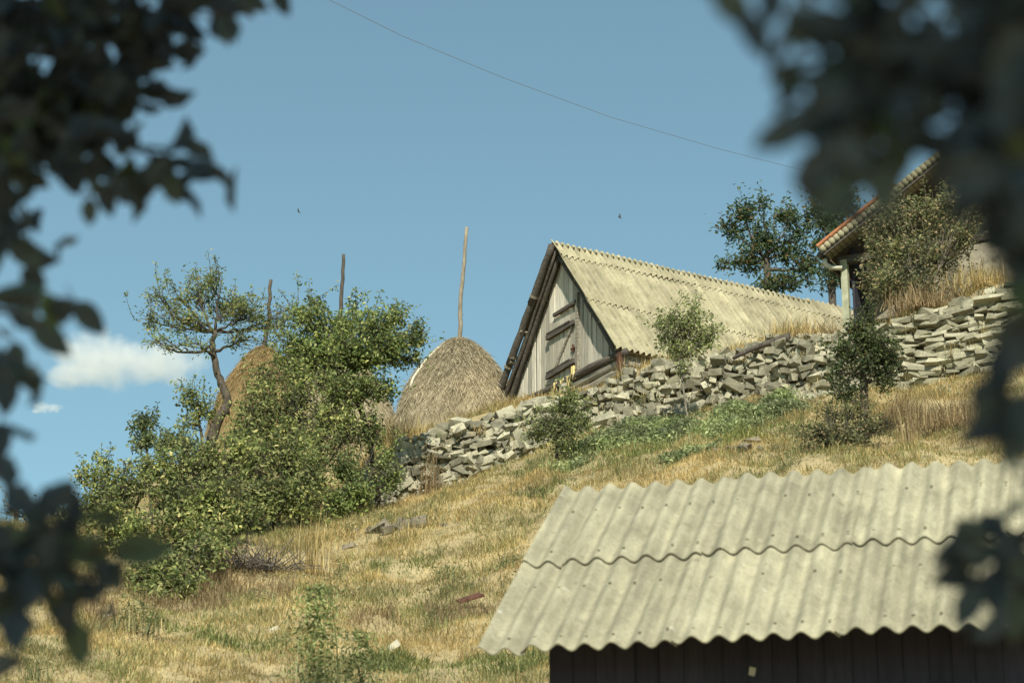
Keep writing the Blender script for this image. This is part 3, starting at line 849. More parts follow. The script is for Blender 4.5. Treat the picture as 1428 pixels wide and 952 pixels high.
mb.add(np.vstack([v, v + Y_ * .02]), tris=[[0, 1, 2], [5, 4, 3]], quads=[[0, 3, 4, 1], [1, 4, 5, 2], [2, 5, 3, 0]]); mb.build('gap_shade', M['darkboard'], barn)

door = MB(); s_ = -.54
while s_ < .44:
    w_ = rng.uniform(.16, .24); e_ = min(s_ + w_, .45); y0 = GY_ - .012 + rng.normal(0, .004)
    door.box(((s_ + e_) / 2, y0, BZ + .04 + .66 + rng.normal(0, .012)), (e_ - s_ - .026, .025, 1.30), None)
    s_ = e_
dr = door.build('door', M['greyplank'], barn)
for (x0, z0, x1, z1, r_) in ((-.56, 1.07, .46, 1.12, .10), (-.58, .23, .45, .30, .11)):
    mb = MB(); n = 7; t = np.linspace(0, 1, n)
    mb.box(((x0 + x1) / 2, GY_ - .065, BZ + (z0 + z1) / 2), (x1 - x0, .06, r_), eul(0, -math.atan2(z1 - z0, x1 - x0), 0), .008)
    mb.box(((x0 + x1) / 2 - .05, GY_ - .08, BZ + (z0 + z1) / 2 + .06), ((x1 - x0) * .86, .045, .035), eul(0, -math.atan2(z1 - z0, x1 - x0) + .03, 0), .006)
    mb.build('batten', M['beam'], dr)
mb = MB(); mb.box((.02, GY_ - .045, BZ + .69), (.055, .03, .98), eul(0, .72, 0), .004); mb.build('brace', M['log'], dr)
mb = MB(); mb.box((.38, GY_ - .05, BZ + .58), (.16, .03, .03), None); mb.box((.38, GY_ - .05, BZ + .58), (.03, .03, .16), None); mb.build('latch', M['rust'], dr)
mb = MB(); mb.box((.52, GY_ - .03, BZ + .82), (.085, .07, 1.78), eul(0, .015, 0), .006); mb.build('door_post', M['log'], barn)
mb = MB(); mb.box((.10, GY_ - .05, BZ + 1.50), (.85, .06, .06), eul(0, -.04, 0), .006); mb.build('door_lintel', M['beam'], barn)
# ragged rusty strip and corn husks under the door
mb = MB()
for k in range(14):
    x = -.5 + k * .075; mb.box((x, GY_ - .06, BZ - .02 + rng.normal(0, .012)), (.078, .012, .07 + rng.uniform(0, .06)), eul(.2, rng.normal(0, .1), 0))
mb.build('threshold_strip', M['rust'], barn)
for cx_, ht in ((-.22, .26), (.03, .16), (.30, .3), (.46, .34)):
    mb = MB(); n = 26
    pos = np.c_[cx_ + rng.normal(0, .035, n), np.full(n, GY_ - .09) + rng.normal(0, .015, n), np.full(n, BZ + .02 + (.16 if cx_ > .4 else 0))]
    blades(mb, pos, ht * rng.uniform(.6, 1.1, n), .022 * np.ones(n), .25, .2, dirs=np.array([[0, 0, -1.0]]))
    o = mb.build('corn_husks', M['corn'], barn)
# sill beam, base logs, iron post
pts = np.array([(-HW - .02, GY_ - .03, BZ - .05), (-1, GY_ - .05, BZ - .03), (0, GY_ - .03, BZ - .06), (1, GY_ - .05, BZ - .02), (HW + .04, GY_ - .02, BZ - .03)])
mb = MB(); mb.tube(pts, [.085, .08, .085, .09, .08], 8); mb.build('sill_beam', M['beam'], barn, smooth=True)
for zz, rr, jit in ((-.20, .10, .03), (-.40, .105, .03), (-.60, .11, .02)):
    mb = MB(); xs = np.linspace(-HW + .1, HW - .08, 12)
    mb.tube(np.c_[xs, GY_ + .03 + rng.normal(0, .008, 12), BZ + zz + rng.normal(0, jit * .4, 12) + .02 * np.sin(xs)], rr + rng.normal(0, .006, 12), 9)
    mb.build('base_log', M['log'], barn)
    mb = MB(); ys = np.linspace(GY_ + .1, BL - .2, 12)
    mb.tube(np.c_[np.full(12, HW - .22) + rng.normal(0, .008, 12), ys, BZ + zz + .02 + rng.normal(0, .01, 12)], rr, 9); mb.build('base_log', M['log'], barn)
mb = MB(); mb.box((HW - .06, GY_ - .10, BZ - .33), (.09, .09, .62), None, .004); mb.build('iron_post', M['rust'], barn)
mb = MB(); mb.box((.08, GY_ - .10, BZ - .38), (.18, .07, .55), eul(0, .06, 0), .01); mb.build('prop_board', M['plank'], barn)
mb = MB(); stone(mb, (-HW + .12, GY_ - .08, BZ - .02), (.26, .2, .15), eul(0, .1, 0), 14); mb.tube([(-HW + .1, GY_ - .06, BZ - .1), (-HW + .08, GY_ - .04, BZ - .7)], .06, 7); mb.build('corner_post', M['pole'], barn)
mb = MB(); mb.box((HW - .2, BL / 2, BZ - .12), (.03, BL - .4, .35), None); mb.build('side_wall', M['log'], barn)
mb = MB(); mb.box((0, BL - .12, BZ + .1), (2 * HW - .5, .05, 1.7), None); mb.build('back_wall', M['plank'], barn)
mb = MB(); mb.box((HW - .04, 5.4, BZ - .10), (.03, 3.4, .16), eul(0, 0, 0), .006); mb.build('eave_board', M['log'], barn)

# pole lying on the wall in front of the barn eave
mb = MB(); a, m_, b_ = P(1022, 500, 44.75), P(1056, 480, 44.7), P(1104, 470, 44.6)
mb.tube(bez(a, m_, b_, 8), [.035, .04, .045, .05, .055, .065, .085, .10], 7)
o0 = (a + b_) / 2; o = mb.build('pole', M['darkpole'], origin=o0, smooth=True); o.location = o0; tag(o, 'dark crooked pole lying on top of the rubble wall beside the barn eave', 'pole')


# ------------------------------------------------------------------ haystacks
def haystack(label, top, basey, Y, halfw, mat, pole, pole_mat, n, strands=.2, group=None, stick=None):
    apex = P(top[0], top[1], Y); s = mpp(Y)
    gzv = gz(apex[0], Y); Ht = apex[2] - gzv; Rb = halfw * s
    o0 = np.array([apex[0], Y, gzv - .05]); root = empty('haystack', o0, 0, label, 'haystack', group)
    prof = [(1.14, 0), (1.08, .10), (.99, .25), (.87, .42), (.71, .60), (.52, .77), (.33, .89), (.16, .97), (.04, 1.0)]
    pr = np.array(prof); N = 40; th = np.linspace(0, 2 * PI, N, endpoint=False)
    def rad(f, t): 
        return np.interp(f, pr[:, 1], pr[:, 0]) * Rb * (1 + .05 * np.sin(t * 1 + 2.2 + Y) * f + .05 * np.sin(2 * t + 1) + .03 * np.sin(5 * t + f * 6) + .02 * np.sin(9 * t - f * 9))
    fs = np.linspace(0, 1, 26); F, T = np.meshgrid(fs, th, indexing='ij')
    Rr = rad(F, T); v = np.stack([Rr * np.cos(T), Rr * np.sin(T), np.where(F == 0, -.6, F * Ht + .05)], -1)
    mb = MB(); i, j = np.meshgrid(np.arange(25), np.arange(N), indexing='ij')
    q = np.stack([i * N + j, i * N + (j + 1) % N, (i + 1) * N + (j + 1) % N, (i + 1) * N + j], -1).reshape(-1, 4)
    mb.add(v.reshape(-1, 3), quads=q)
    f = rng.random(n) ** .85; t = rng.uniform(0, 2 * PI, n)
    Rv = rad(f, t); pos = np.c_[Rv * np.cos(t), Rv * np.sin(t), f * Ht + .05]
    Rd = rad(np.clip(f - .05, 0, 1), t); dn = np.c_[Rd * np.cos(t), Rd * np.sin(t), np.clip(f - .05, 0, 1) * Ht + .05] - pos
    dn[:, 2] -= .02; dn /= np.linalg.norm(dn, axis=1)[:, None] + 1e-9
    out = np.c_[np.cos(t), np.sin(t), .4 * np.ones(n)]
    tang = np.c_[-np.sin(t), np.cos(t), np.zeros(n)]
    d = dn + out * rng.uniform(.02, .35, n)[:, None] + tang * rng.normal(0, .45, n)[:, None]; d /= np.linalg.norm(d, axis=1)[:, None]
    blades(mb, pos + out * .005, strands * rng.uniform(.5, 1.6, n), .008 * rng.uniform(.7, 1.6, n), .3, .4, dirs=d)
    nb = n // 6; t = rng.uniform(0, 2 * PI, nb); rr = Rb * (1 + np.abs(rng.normal(0, .2, nb)))
    xx, yy = rr * np.cos(t), rr * np.sin(t)
    pb = np.c_[xx, yy, ground(xx + o0[0], yy + o0[1]) - o0[2] + .02 + rng.random(nb) * .12 * (1.25 - rr / Rb)]
    blades(mb, pb, .25 * rng.uniform(.5, 1.6, nb), .010 * np.ones(nb), .5, .3, dirs=np.c_[np.cos(t), np.sin(t), rng.uniform(-.3, .4, nb)])
    mb.build('hay_mound', mat, root)
    pts = np.array([P(a, b, Y) for a, b in pole]) - o0
    pts = np.vstack([pts[0] - np.array([0, 0, .6]), pts])
    fine = np.vstack([np.linspace(pts[k], pts[k + 1], 4, endpoint=False) for k in range(len(pts) - 1)] + [pts[-1:]])
    fine[1:-1] += rng.normal(0, .012, (len(fine) - 2, 3))
    mb = MB(); mb.tube(fine, np.linspace(.055, .036, len(fine)), 8)
    for k in (4, 7): mb.tube([fine[k], fine[k] + np.array([.07, -.03, .05])], [.02, .008], 5)
    mb.build('pole', pole_mat, root, smooth=True)
    if stick:
        pts = []
        for a, b in stick:
            f_ = np.clip((P(a, b, Y)[2] - o0[2] - .05) / Ht, 0, 1); xx = P(a, b, Y)[0] - o0[0]
            r_ = float(rad(f_, 3.6)) + .03; yy = -math.sqrt(max(r_ * r_ - xx * xx, .0004))
            pts.append([xx, yy, f_ * Ht + .05])
        mb = MB(); mb.tube(pts, np.linspace(.022, .035, len(pts)), 6); mb.build('peeled_stick', M['white_rope'], root, smooth=True)
    return root


haystack('large grey-brown haystack left of the barn with a tall bare pole', (640, 471), 605, 50, 82, M['hay'], [(641, 474), (641, 430), (646, 380), (651, 317)], M['pole'], 26000,
         stick=[(624, 479), (608, 494), (592, 515), (578, 538), (573, 552)])
haystack('brown haystack mostly hidden behind the leafy pear tree, dark pole on top', (474, 486), 620, 50.5, 75, M['hay'], [(474, 490), (475, 440), (477, 400), (479, 355)], M['darkpole'], 7000)
haystack('golden haystack behind the crooked tree with a thin pole', (368, 482), 600, 50, 66, M['goldhay'], [(369, 484), (375, 440), (378, 390)], M['darkpole'], 9000)

# ------------------------------------------------------------------ house on the right
HY = 47.2
hc = P(1178, 455, HY); ha = -.45
hux = np.array([math.cos(ha), math.sin(ha), 0]); hvy = np.array([-math.sin(ha), math.cos(ha), 0])
h0 = np.array([hc[0], hc[1], gz(hc[0] + 2, hc[1]) - .6])
house = empty('house', h0, ha, 'plastered house with an orange tiled roof edge standing above the slab wall', 'house')
eave = P(1143, 347, HY - .25)
for Yp in np.linspace(48, 40, 400):                 # where the sight line to the rake meets the gable plane
    pk = P(1330, 196, Yp)
    if (pk - eave) @ hvy <= 0: break
ex = float((eave - h0) @ hux); ez = eave[2] - h0[2]
px_ = float((pk - h0) @ hux) + .9; tanp = (pk[2] - eave[2]) / (float((pk - eave) @ hux)); pz = ez + tanp * (px_ - ex)
WDT = px_ * 2
th_ = math.atan(tanp)
mb = MB()                                            # gable wall and body
v = []
for yy in (1.15, 6.0):
    v += [[0, yy, 0], [WDT, yy, 0], [WDT, yy, ez + tanp * (0 - ex) - .18], [px_, yy, pz - .18], [0, yy, ez + tanp * (0 - ex) - .18]]
v = np.array(v)
mb.add(v, tris=[[4, 2, 3], [9, 8, 7]], quads=[[0, 1, 2, 4], [5, 9, 7, 6], [0, 4, 9, 5], [1, 6, 7, 2]])
mb.build('wall', M['plaster'], house)
for sgn in (1, -1):
    ux_ = np.array([sgn * math.cos(th_), 0, math.sin(th_)]); n_ = np.array([-sgn * math.sin(th_), 0, math.cos(th_)])
    o_ = np.array([ex if sgn > 0 else 2 * px_ - ex, -.45, ez]); Ls = (px_ - ex) / math.cos(th_)
    if sgn > 0:
        mb = MB(); sheet(mb, 0, 7.0 / .2, 1.15, Ls, o_, np.array([0, 1, 0.]), ux_, n_, amp=.03, nv=8, bolts=False, pw=.2)
        smooth_by_angle(mb.build('roof_slope', M['barnsheet'], house))
        mb = MB()
        for c_ in range(4):                          # courses of clay pantiles by the eave
            for k in range(30):
                y_ = k * .23; a = o_ + np.array([0, y_, 0]) + ux_ * (c_ * .3) + n_ * (.03 + .02)
                v = []
                for q_ in range(7):
                    t = q_ / 6; hgt = .05 * math.sin(t * 2 * PI)
                    for e_, lf in ((0, .03), (.36, 0)):
                        for d_ in (0, -.018): v.append(a + np.array([0, t * .23, 0]) + ux_ * e_ + n_ * (hgt + lf + d_ + rng.normal(0, .002)))
                f = []
                for q_ in range(6):
                    b_ = q_ * 4; f += [[b_, b_ + 2, b_ + 6, b_ + 4], [b_ + 1, b_ + 5, b_ + 7, b_ + 3], [b_, b_ + 4, b_ + 5, b_ + 1]]
                f += [[0, 1, 3, 2], [24, 26, 27, 25]]
                mb.add(v, quads=f)
        mb.build('pantiles', M['tile'], house)
        mb = MB()                                    # scalloped ends of the roof sheets along the rake
        for k in range(int(Ls / .115)):
            a = o_ + ux_ * (k * .115 + .06) - n_ * .05 + np.array([0, -.03, 0])
            mb.tube([a, a + np.array([0, .16, 0]), a + np.array([0, .5, 0])], .072, 9)
        mb.build('verge_sheets', M['barnsheet'], house, smooth=True)
        mb = MB()
        for k in range(int(Ls * .5 / .32)):
            a = o_ + ux_ * (k * .32) + n_ * .05 + np.array([0, -.02, 0])
            mb.tube([a, a + ux_ * .35 + n_ * .01], [.045, .038], 8)
        mb.build('verge_tiles', M['tile'], house)
    else:
        mb = MB(); sheet(mb, 0, 7.0 / .2, 0, Ls, o_, np.array([0, 1, 0.]), ux_, n_, amp=.03, nv=8, bolts=False, pw=.2); smooth_by_angle(mb.build('roof_slope', M['barnsheet'], house))
    mb = MB(); c_ = o_ + ux_ * Ls / 2 - n_ * .045 + np.array([0, 3.0, 0]); mb.box(c_, (Ls - .06, 5.9, .02), Matrix.Rotation(-sgn * th_, 3, 'Y')); mb.build('soffit', M['beam'], house)
    mb = MB(); c_ = o_ + ux_ * Ls / 2 - n_ * .11 + np.array([0, .03, 0]); mb.box(c_, (Ls, .035, .13), Matrix.Rotation(-sgn * th_, 3, 'Y')); mb.build('verge_board', M['beam'], house)
mb = MB(); mb.tube([(ex - .03, -.35, ez - .09), (ex - .03, 6.3, ez - .05)], .06, 10); mb.build('gutter', M['darkpole'], house)
mb = MB(); pts = np.array([(ex + .02, -.2, ez - .14), (ex + .03, -.18, ez - .25), (ex + .12, -.12, ez - .31), (ex + .32, -.04, ez - .33)])
mb.tube(pts, .05, 9); mb.build('downpipe', M['palemetal'], house, smooth=True)
mb = MB(); mb.box((.02, .1, (ez - .35) / 2 + .1), (.13, .13, ez - .1), None, .004); mb.build('porch_post', M['oldpaint'], house)
mb = MB(); mb.box((.12, .72, (ez + .2) / 2), (.05, .84, ez + .2), None); mb.build('recess_shade', M['darkboard'], house)  # dark sheet added so the recess looks shaded
mb = MB(); mb.box((1.5, .12, ez - .12), (3.2, .14, .16), None, .005); mb.build('porch_beam', M['beam'], house)

# ------------------------------------------------------------------ cable and birds
ks = np.array([(300, -75, 36), (455, -2, 37), (560, 50, 38), (700, 108, 39.5), (850, 163, 41.5), (1000, 207, 43.5), (1110, 235, 45.2), (1180, 249, 46.6)])
pts = np.array([P(*k) for k in ks]); d0 = pts[0] - pts[1]
pts = np.vstack([pts[0] + d0 * 12, pts])
mb = MB(); mb.tube(pts, .0045, 5); o0 = pts[-1]; o = mb.build('power_cable', M['cable'], origin=o0, smooth=True); o.location = o0
tag(o, 'thin overhead cable sagging across the sky to the house on the right', 'cable')
for px, py, lab, rz in ((864, 303, 'tiny dark bird in the sky above the barn roof', .5), (416, 295, 'tiny dark bird in the sky above the haystack poles', 1.2)):
    c = P(px, py, 60); mb = MB()
    mb.tube([(-.05, 0, 0), (-.02, 0, .004), (.03, 0, .006), (.06, 0, 0)], [.003, .016, .014, .003], 6)
    for s_ in (1, -1): mb.add([(-.015, 0, .01), (.025, 0, .01), (.01, s_ * .07, .04), (-.03, s_ * .13, .02)], quads=[[0, 1, 2, 3]])
    o = mb.build('bird', M['bird']); o.location = c; o.rotation_euler = (R(60), .3, rz); tag(o, lab, 'bird')

# ------------------------------------------------------------------ trees and bushes
tp_ = ('trunk', 'crown')
plant('gnarled_tree', 'crooked tree with an open airy crown in front of the golden haystack', 'tree',
      [(282, 655, 43.2, .12), (303, 592, 43.4, .10), (318, 562, 43.4, .082), (303, 522, 43.4, .065), (296, 482, 43.4, .055), (300, 462, 43.4, .04)],
      [(220, 410, 43, 26, 24, 216), (282, 405, 43.6, 32, 30, 489), (318, 425, 43.8, 38, 28, 590), (255, 445, 43, 50, 24, 504), (350, 437, 43.2, 42, 28, 561), (390, 455, 43.6, 30, 28, 302),
       (222, 478, 43.2, 40, 18, 216), (340, 474, 43.1, 44, 18, 302), (300, 388, 43.4, 18, 16, 216), (207, 445, 43.5, 18, 28, 144), (270, 478, 42.8, 30, 14, 144), (405, 430, 43.7, 16, 22, 115), (250, 415, 43.6, 22, 22, 187)],
      None, .068, M['leaf_gnarl'], M['bark'], sparse=1.3, twig_r=.007, aspect=.42)
plant('pear_tree', 'leafy green pear tree with upright shoots standing at the left end of the rubble wall', 'tree',
      [(527, 708, 42.4, .05), (523, 655, 42.4, .045), (512, 600, 42.5, .05), (495, 550, 42.6, .05), (490, 510, 42.6, .045)],
      [(425, 440, 42.4, 26, 26, 620), (470, 452, 42.7, 36, 28, 900), (520, 448, 42.3, 36, 30, 900), (552, 440, 42.6, 20, 22, 420), (582, 466, 42.4, 22, 22, 560), (545, 485, 42.2, 44, 26, 1100), (450, 490, 42.6, 52, 34, 1600), (415, 505, 42.6, 36, 34, 900), (440, 425, 42.6, 14, 18, 170), (480, 480, 42.0, 40, 34, 900), (500, 540, 42.0, 44, 30, 900),
       (505, 500, 42.4, 40, 26, 900), (410, 480, 42.6, 24, 30, 460), (492, 430, 42.6, 14, 16, 160), (575, 500, 42.4, 20, 18, 260), (470, 535, 42.6, 50, 26, 900), (530, 540, 42.4, 34, 24, 500)],
      None, .075, M['leaf_pear'], M['bark'], aspect=.5, sparse=1.1)


def bush(name, label, base, clumps, lsize, mat, cat='bush', group=None, bark=None, **kw):
    bx, by, bY = base
    return plant(name, label, cat, [(bx, by, bY, .035), (bx + 2, by - 14, bY, .03), (bx + 1, by - 34, bY, .02)], clumps, None, lsize, mat, bark or M['bark'], group, parts=('stems', 'foliage'), **kw)


bush('hedge_bush', 'dark green bush at the left end of the hedge against the sky', (165, 790, 37.6),
     [(132, 668, 37.6, 28, 30, 656), (178, 672, 37.4, 34, 36, 902), (122, 712, 37.6, 22, 34, 574), (160, 722, 37, 40, 40, 1148), (190, 740, 36.8, 36, 40, 983), (112, 660, 37.8, 10, 14, 98), (210, 650, 38, 24, 26, 410), (145, 645, 37.8, 14, 16, 164)],
     .07, M['leaf_hedge'])
bush('hedge_bush', 'large rounded bush in the middle of the hedge below the crooked tree', (262, 780, 38),
     [(232, 660, 38, 36, 36, 983), (280, 640, 38.2, 40, 36, 1066), (325, 630, 38.4, 34, 32, 820), (245, 710, 37.4, 50, 44, 1476), (305, 700, 37.4, 48, 44, 1394), (270, 745, 37, 46, 34, 1066), (255, 625, 38.4, 16, 18, 180)],
     .075, M['leaf_hedge'])
bush('hedge_bush', 'thick bush below the golden haystack at the right end of the hedge', (380, 760, 40.4),
     [(355, 640, 40.6, 40, 34, 983), (405, 635, 40.8, 38, 40, 983), (360, 690, 40, 46, 38, 1230), (415, 695, 40, 40, 40, 1066), (345, 725, 39.6, 40, 24, 656), (330, 610, 41, 22, 20, 295), (440, 660, 40.4, 26, 40, 574)],
     .085, M['leaf_hedge'])
bush('undergrowth_bush', 'tangled bush under the pear tree in front of the hidden haystack', (420, 720, 41.8),
     [(365, 560, 42, 36, 34, 738), (410, 555, 42.2, 42, 36, 902), (455, 580, 42, 40, 34, 820), (385, 600, 41.8, 46, 30, 902), (440, 620, 41.6, 40, 36, 820), (490, 590, 42, 34, 36, 656), (372, 525, 42.3, 26, 30, 426), (420, 520, 42.3, 36, 28, 656), (350, 590, 41.8, 34, 30, 574), (400, 490, 42.4, 22, 22, 213), (470, 545, 42, 40, 34, 738)],
     .075, M['leaf_hedge'], sparse=1.2)
bush('undergrowth_bush', 'dark shaded bush around the thin stem at the left end of the rubble wall', (488, 722, 41.6),
     [(480, 650, 41.6, 30, 34, 900), (500, 690, 41.4, 34, 26, 900), (540, 640, 42.2, 22, 34, 480), (470, 700, 41.2, 26, 22, 600), (548, 675, 42.2, 16, 24, 260), (520, 600, 42.4, 26, 26, 420)],
     .07, M['leaf_pear'])
bush('low_bush', 'low leafy bush spilling down the bank below the hedge', (245, 858, 34.2),
     [(228, 790, 34.6, 34, 30, 820), (272, 772, 35, 40, 30, 902), (250, 820, 34.2, 42, 30, 1066), (212, 835, 33.8, 30, 22, 574), (305, 750, 35.4, 30, 22, 410), (195, 800, 34.4, 20, 24, 311)],
     .08, M['leaf_hedge'])
plant('sapling', 'slender sapling with a round airy crown left of the crooked trunk', 'tree',
      [(285, 650, 42.5, .03), (282, 610, 42.5, .028), (276, 580, 42.5, .022)],
      [(262, 552, 42.5, 28, 22, 330), (285, 570, 42.5, 28, 26, 360), (262, 588, 42.4, 20, 18, 160)], None, .07, M['leaf_gnarl'], M['bark'], sparse=1.4)
plant('sapling', 'small bluish sapling rising above the left side of the hedge', 'tree',
      [(215, 690, 40.5, .03), (208, 650, 40.5, .025), (203, 620, 40.5, .02)],
      [(198, 588, 40.5, 24, 20, 420), (205, 610, 40.5, 24, 14, 300), (190, 620, 40.4, 14, 8, 80)], None, .07, M['leaf_blue'], M['bark'])
plant('sapling', 'low bluish sapling between the crooked tree and the hedge', 'tree',
      [(240, 680, 41, .03), (240, 645, 41, .025), (240, 625, 41, .02)],
      [(242, 612, 41, 26, 16, 380), (225, 625, 41, 18, 12, 180), (262, 622, 41, 18, 14, 200)], None, .07, M['leaf_blue'], M['bark'])
bush('skyline_bush', 'small scrubby bush on the skyline at the left edge', (22, 728, 40.3), [(20, 706, 40.3, 18, 12, 260), (38, 716, 40.3, 16, 10, 160)], .06, M['leaf_vine'])
bush('skyline_bush', 'tiny bush on the skyline just left of the hedge', (80, 728, 40), [(75, 708, 40, 12, 10, 160), (95, 712, 39.8, 14, 12, 200)], .06, M['leaf_blue'])

plant('young_fruit_tree', 'small fruit tree in front of the rubble wall below the barn door', 'tree',
      [(776, 668, 41.6, .035), (776, 635, 41.6, .03), (778, 605, 41.6, .026), (782, 580, 41.6, .018)],
      [(790, 568, 41.6, 30, 24, 560), (808, 590, 41.5, 26, 24, 520), (770, 592, 41.5, 32, 22, 560), (742, 604, 41.6, 20, 14, 200), (785, 615, 41.4, 30, 22, 480), (800, 636, 41.4, 18, 20, 300), (792, 552, 41.7, 16, 10, 160)],
      None, .06, M['leaf_young'], M['bark'], sparse=1.1, group=None)
plant('young_fruit_tree', 'slim fruit tree with a tuft of leaves in front of the barn roof eave', 'tree',
      [(961, 615, 43.2, .02), (959, 585, 43.2, .02), (955, 555, 43.2, .019), (951, 530, 43.2, .018), (950, 500, 43.2, .016)],
      [(960, 452, 43.2, 28, 28, 620), (935, 470, 43.2, 26, 22, 480), (982, 470, 43.2, 24, 18, 360), (955, 490, 43.2, 28, 16, 380), (925, 452, 43.2, 14, 14, 140), (968, 426, 43.2, 14, 16, 180), (995, 458, 43.2, 14, 12, 120), (940, 440, 43.2, 20, 20, 260), (952, 515, 43.2, 16, 16, 120)],
      None, .065, M['leaf_young'], M['palebark'], sparse=1.1)
plant('young_fruit_tree', 'dark young tree in front of the slab wall', 'tree',
      [(1205, 580, 37.5, .075), (1205, 545, 37.5, .065), (1203, 510, 37.5, .055), (1204, 485, 37.5, .035)],
      [(1200, 462, 37.5, 32, 26, 620), (1225, 482, 37.4, 32, 24, 560), (1180, 490, 37.5, 32, 24, 520), (1210, 505, 37.3, 34, 18, 420), (1165, 520, 37.4, 20, 26, 240), (1235, 525, 37.4, 24, 26, 320), (1210, 440, 37.6, 18, 16, 160), (1175, 545, 37.2, 26, 20, 260), (1240, 500, 37.4, 26, 26, 360)],
      None, .065, M['leaf_dark'], M['bark'], sparse=1.2)  # leaves coloured darker than on the other young trees
bush('low_bush', 'grey-green bush in the grass below the dark young tree', (1150, 650, 36.8),
     [(1165, 575, 37, 40, 22, 520), (1140, 605, 36.8, 42, 24, 640), (1185, 610, 36.8, 40, 24, 520), (1200, 560, 37, 26, 16, 240), (1130, 630, 36.6, 26, 14, 220), (1215, 590, 37, 30, 20, 320), (1170, 635, 36.4, 40, 16, 420)], .055, M['leaf_vine'], sparse=1.5)
plant('locust_tree', 'dark locust tree with reddish pods rising behind the barn roof', 'tree',
      [(1075, 460, 58, .12), (1072, 400, 58, .10), (1068, 360, 58, .08)],
      [(1036, 292, 58, 24, 20, 420), (1018, 322, 58, 22, 18, 300), (1068, 328, 58, 26, 22, 520), (1100, 300, 58, 22, 18, 360), (1045, 360, 58, 34, 20, 560), (1100, 350, 58, 30, 24, 560), (1090, 392, 57.6, 50, 16, 700), (1005, 366, 58, 16, 10, 130), (1128, 372, 58, 26, 24, 420), (1062, 282, 58, 12, 12, 110), (1120, 322, 58, 16, 14, 180)],
      None, .12, M['leaf_locust'], M['bark'], aspect=.4, tw=17)
plant('locust_tree', 'locust tree with tufted branches close to the tiled eave of the house', 'tree',
      [(1160, 450, 56, .11), (1160, 390, 56, .09), (1160, 340, 56, .07)],
      [(1140, 300, 56, 22, 24, 500), (1175, 272, 56, 26, 16, 480), (1165, 300, 56, 28, 22, 600), (1150, 340, 56, 28, 22, 540), (1160, 385, 56, 30, 26, 560), (1135, 275, 56, 12, 10, 120)],
      None, .12, M['leaf_locust'], M['bark'], aspect=.4, tw=17)
bush('climbing_shrub', 'overgrown climbing shrub covering the gable of the house', (1285, 450, 45),
     [(1250, 305, 45.4, 34, 30, 1100), (1290, 300, 45.2, 40, 34, 1500), (1330, 285, 44.8, 32, 30, 1000), (1258, 350, 45.2, 40, 32, 1300), (1305, 360, 45, 40, 30, 900), (1238, 395, 45, 34, 28, 800), (1285, 405, 44.8, 36, 26, 600), (1345, 330, 44.8, 26, 24, 420), (1218, 335, 45.6, 20, 26, 520), (1210, 385, 45.6, 18, 30, 420), (1370, 290, 44.6, 26, 26, 500)],
     .075, M['leaf_vine'], sparse=1.4, bark=M['palebark'])
bush('climbing_shrub', 'dry shrub with withered leaves at the foot of the house wall', (1340, 450, 45.2),
     [(1330, 410, 45.2, 34, 22, 300), (1380, 395, 45, 34, 24, 300), (1300, 428, 45, 30, 14, 240)], .06, M['leaf_vine'], sparse=1.5, bark=M['palebark'])


def stalks(name, label, cat, px, py, Y, n, L, width, mat, spread, lean=.3, leafn=0, group=None, onwall=False):
    c = P(px, py, Y)
    if not onwall: c[2] = gz(c[0], c[1])
    mb = MB()
    pos = rng.normal(0, 1, (n, 3)) * np.array([spread, spread * .7, .01])
    blades(mb, pos, L * rng.uniform(.45, 1.15, n), width * rng.uniform(.7, 1.4, n), lean, .25)
    if leafn:
        h = rng.random(leafn) ** .8 * L
        q = rng.normal(0, 1, (leafn, 3)) * np.array([spread * 1.15, spread, 0]) * (1.15 - .6 * h / L)[:, None]; q[:, 2] = h
        leaves(mb, q, .05 * rng.uniform(.6, 1.3, leafn), .3, .42)
    o = mb.build(name, mat); o.location = c
    return tag(o, label, cat, group)


stalks('dry_weed', 'clump of yellow dry stalks beside the iron post at the barn corner', 'weed', 874, 540, 45.2, 70, .62, .016, M['drygrass'], .10, .38, onwall=True)
stalks('dry_weed', 'small brownish weed tuft on the wall right of the yellow stalks', 'weed', 905, 530, 45.2, 90, .3, .014, M['browngrass'], .10, .6, onwall=True)
stalks('dry_weed', 'pale feathery dry brush on the wall top near the far end of the barn roof', 'weed', 1112, 476, 44.9, 420, .5, .012, M['drygrass'], .32, .45, onwall=True)
stalks('dry_weed', 'reddish dry brush on the wall top left of the house downpipe', 'weed', 1150, 478, 44.7, 260, .42, .012, M['browngrass'], .25, .5, onwall=True)
stalks('dry_weed', 'brown withered stalk leaning on the left part of the rubble wall', 'weed', 600, 676, 43.4, 46, 1.0, .014, M['browngrass'], .10, .2, 130)
stalks('dry_weed', 'dry grass tuft on the terrace edge under the large haystack', 'weed', 560, 618, 44.6, 420, .5, .012, M['drygrass'], .4, .45)
stalks('green_weed', 'tall leafy green weed near the bottom edge left of the shed', 'weed', 440, 960, 23, 50, 2.0, .014, M['leaf_young'], .15, .07, 2300)
stalks('green_weed', 'shorter blurred green weed beside the tall leafy one', 'weed', 503, 945, 23.4, 40, 1.5, .014, M['leaf_young'], .14, .08, 1200)
stalks('green_weed', 'dark weed tuft on the bank below the low leafy bush', 'weed', 190, 912, 30, 50, .4, .014, M['leaf_vine'], .16, .3, 220)
stalks('dry_weed', 'tall straw stalks beside the dead brush', 'weed', 432, 800, 36.4, 90, 1.0, .012, M['drygrass'], .16, .12)
stalks('dry_weed', 'thin reddish stem standing in the brown stalks below the slab wall', 'weed', 1268, 620, 36.6, 30, .95, .016, M['browngrass'], .05, .12, 60)
stalks('dry_weed', 'brown dry scrub at the top of the slab wall under the house shrub', 'weed', 1290, 446, 43.9, 520, .5, .014, M['browngrass'], .36, .4, 80)
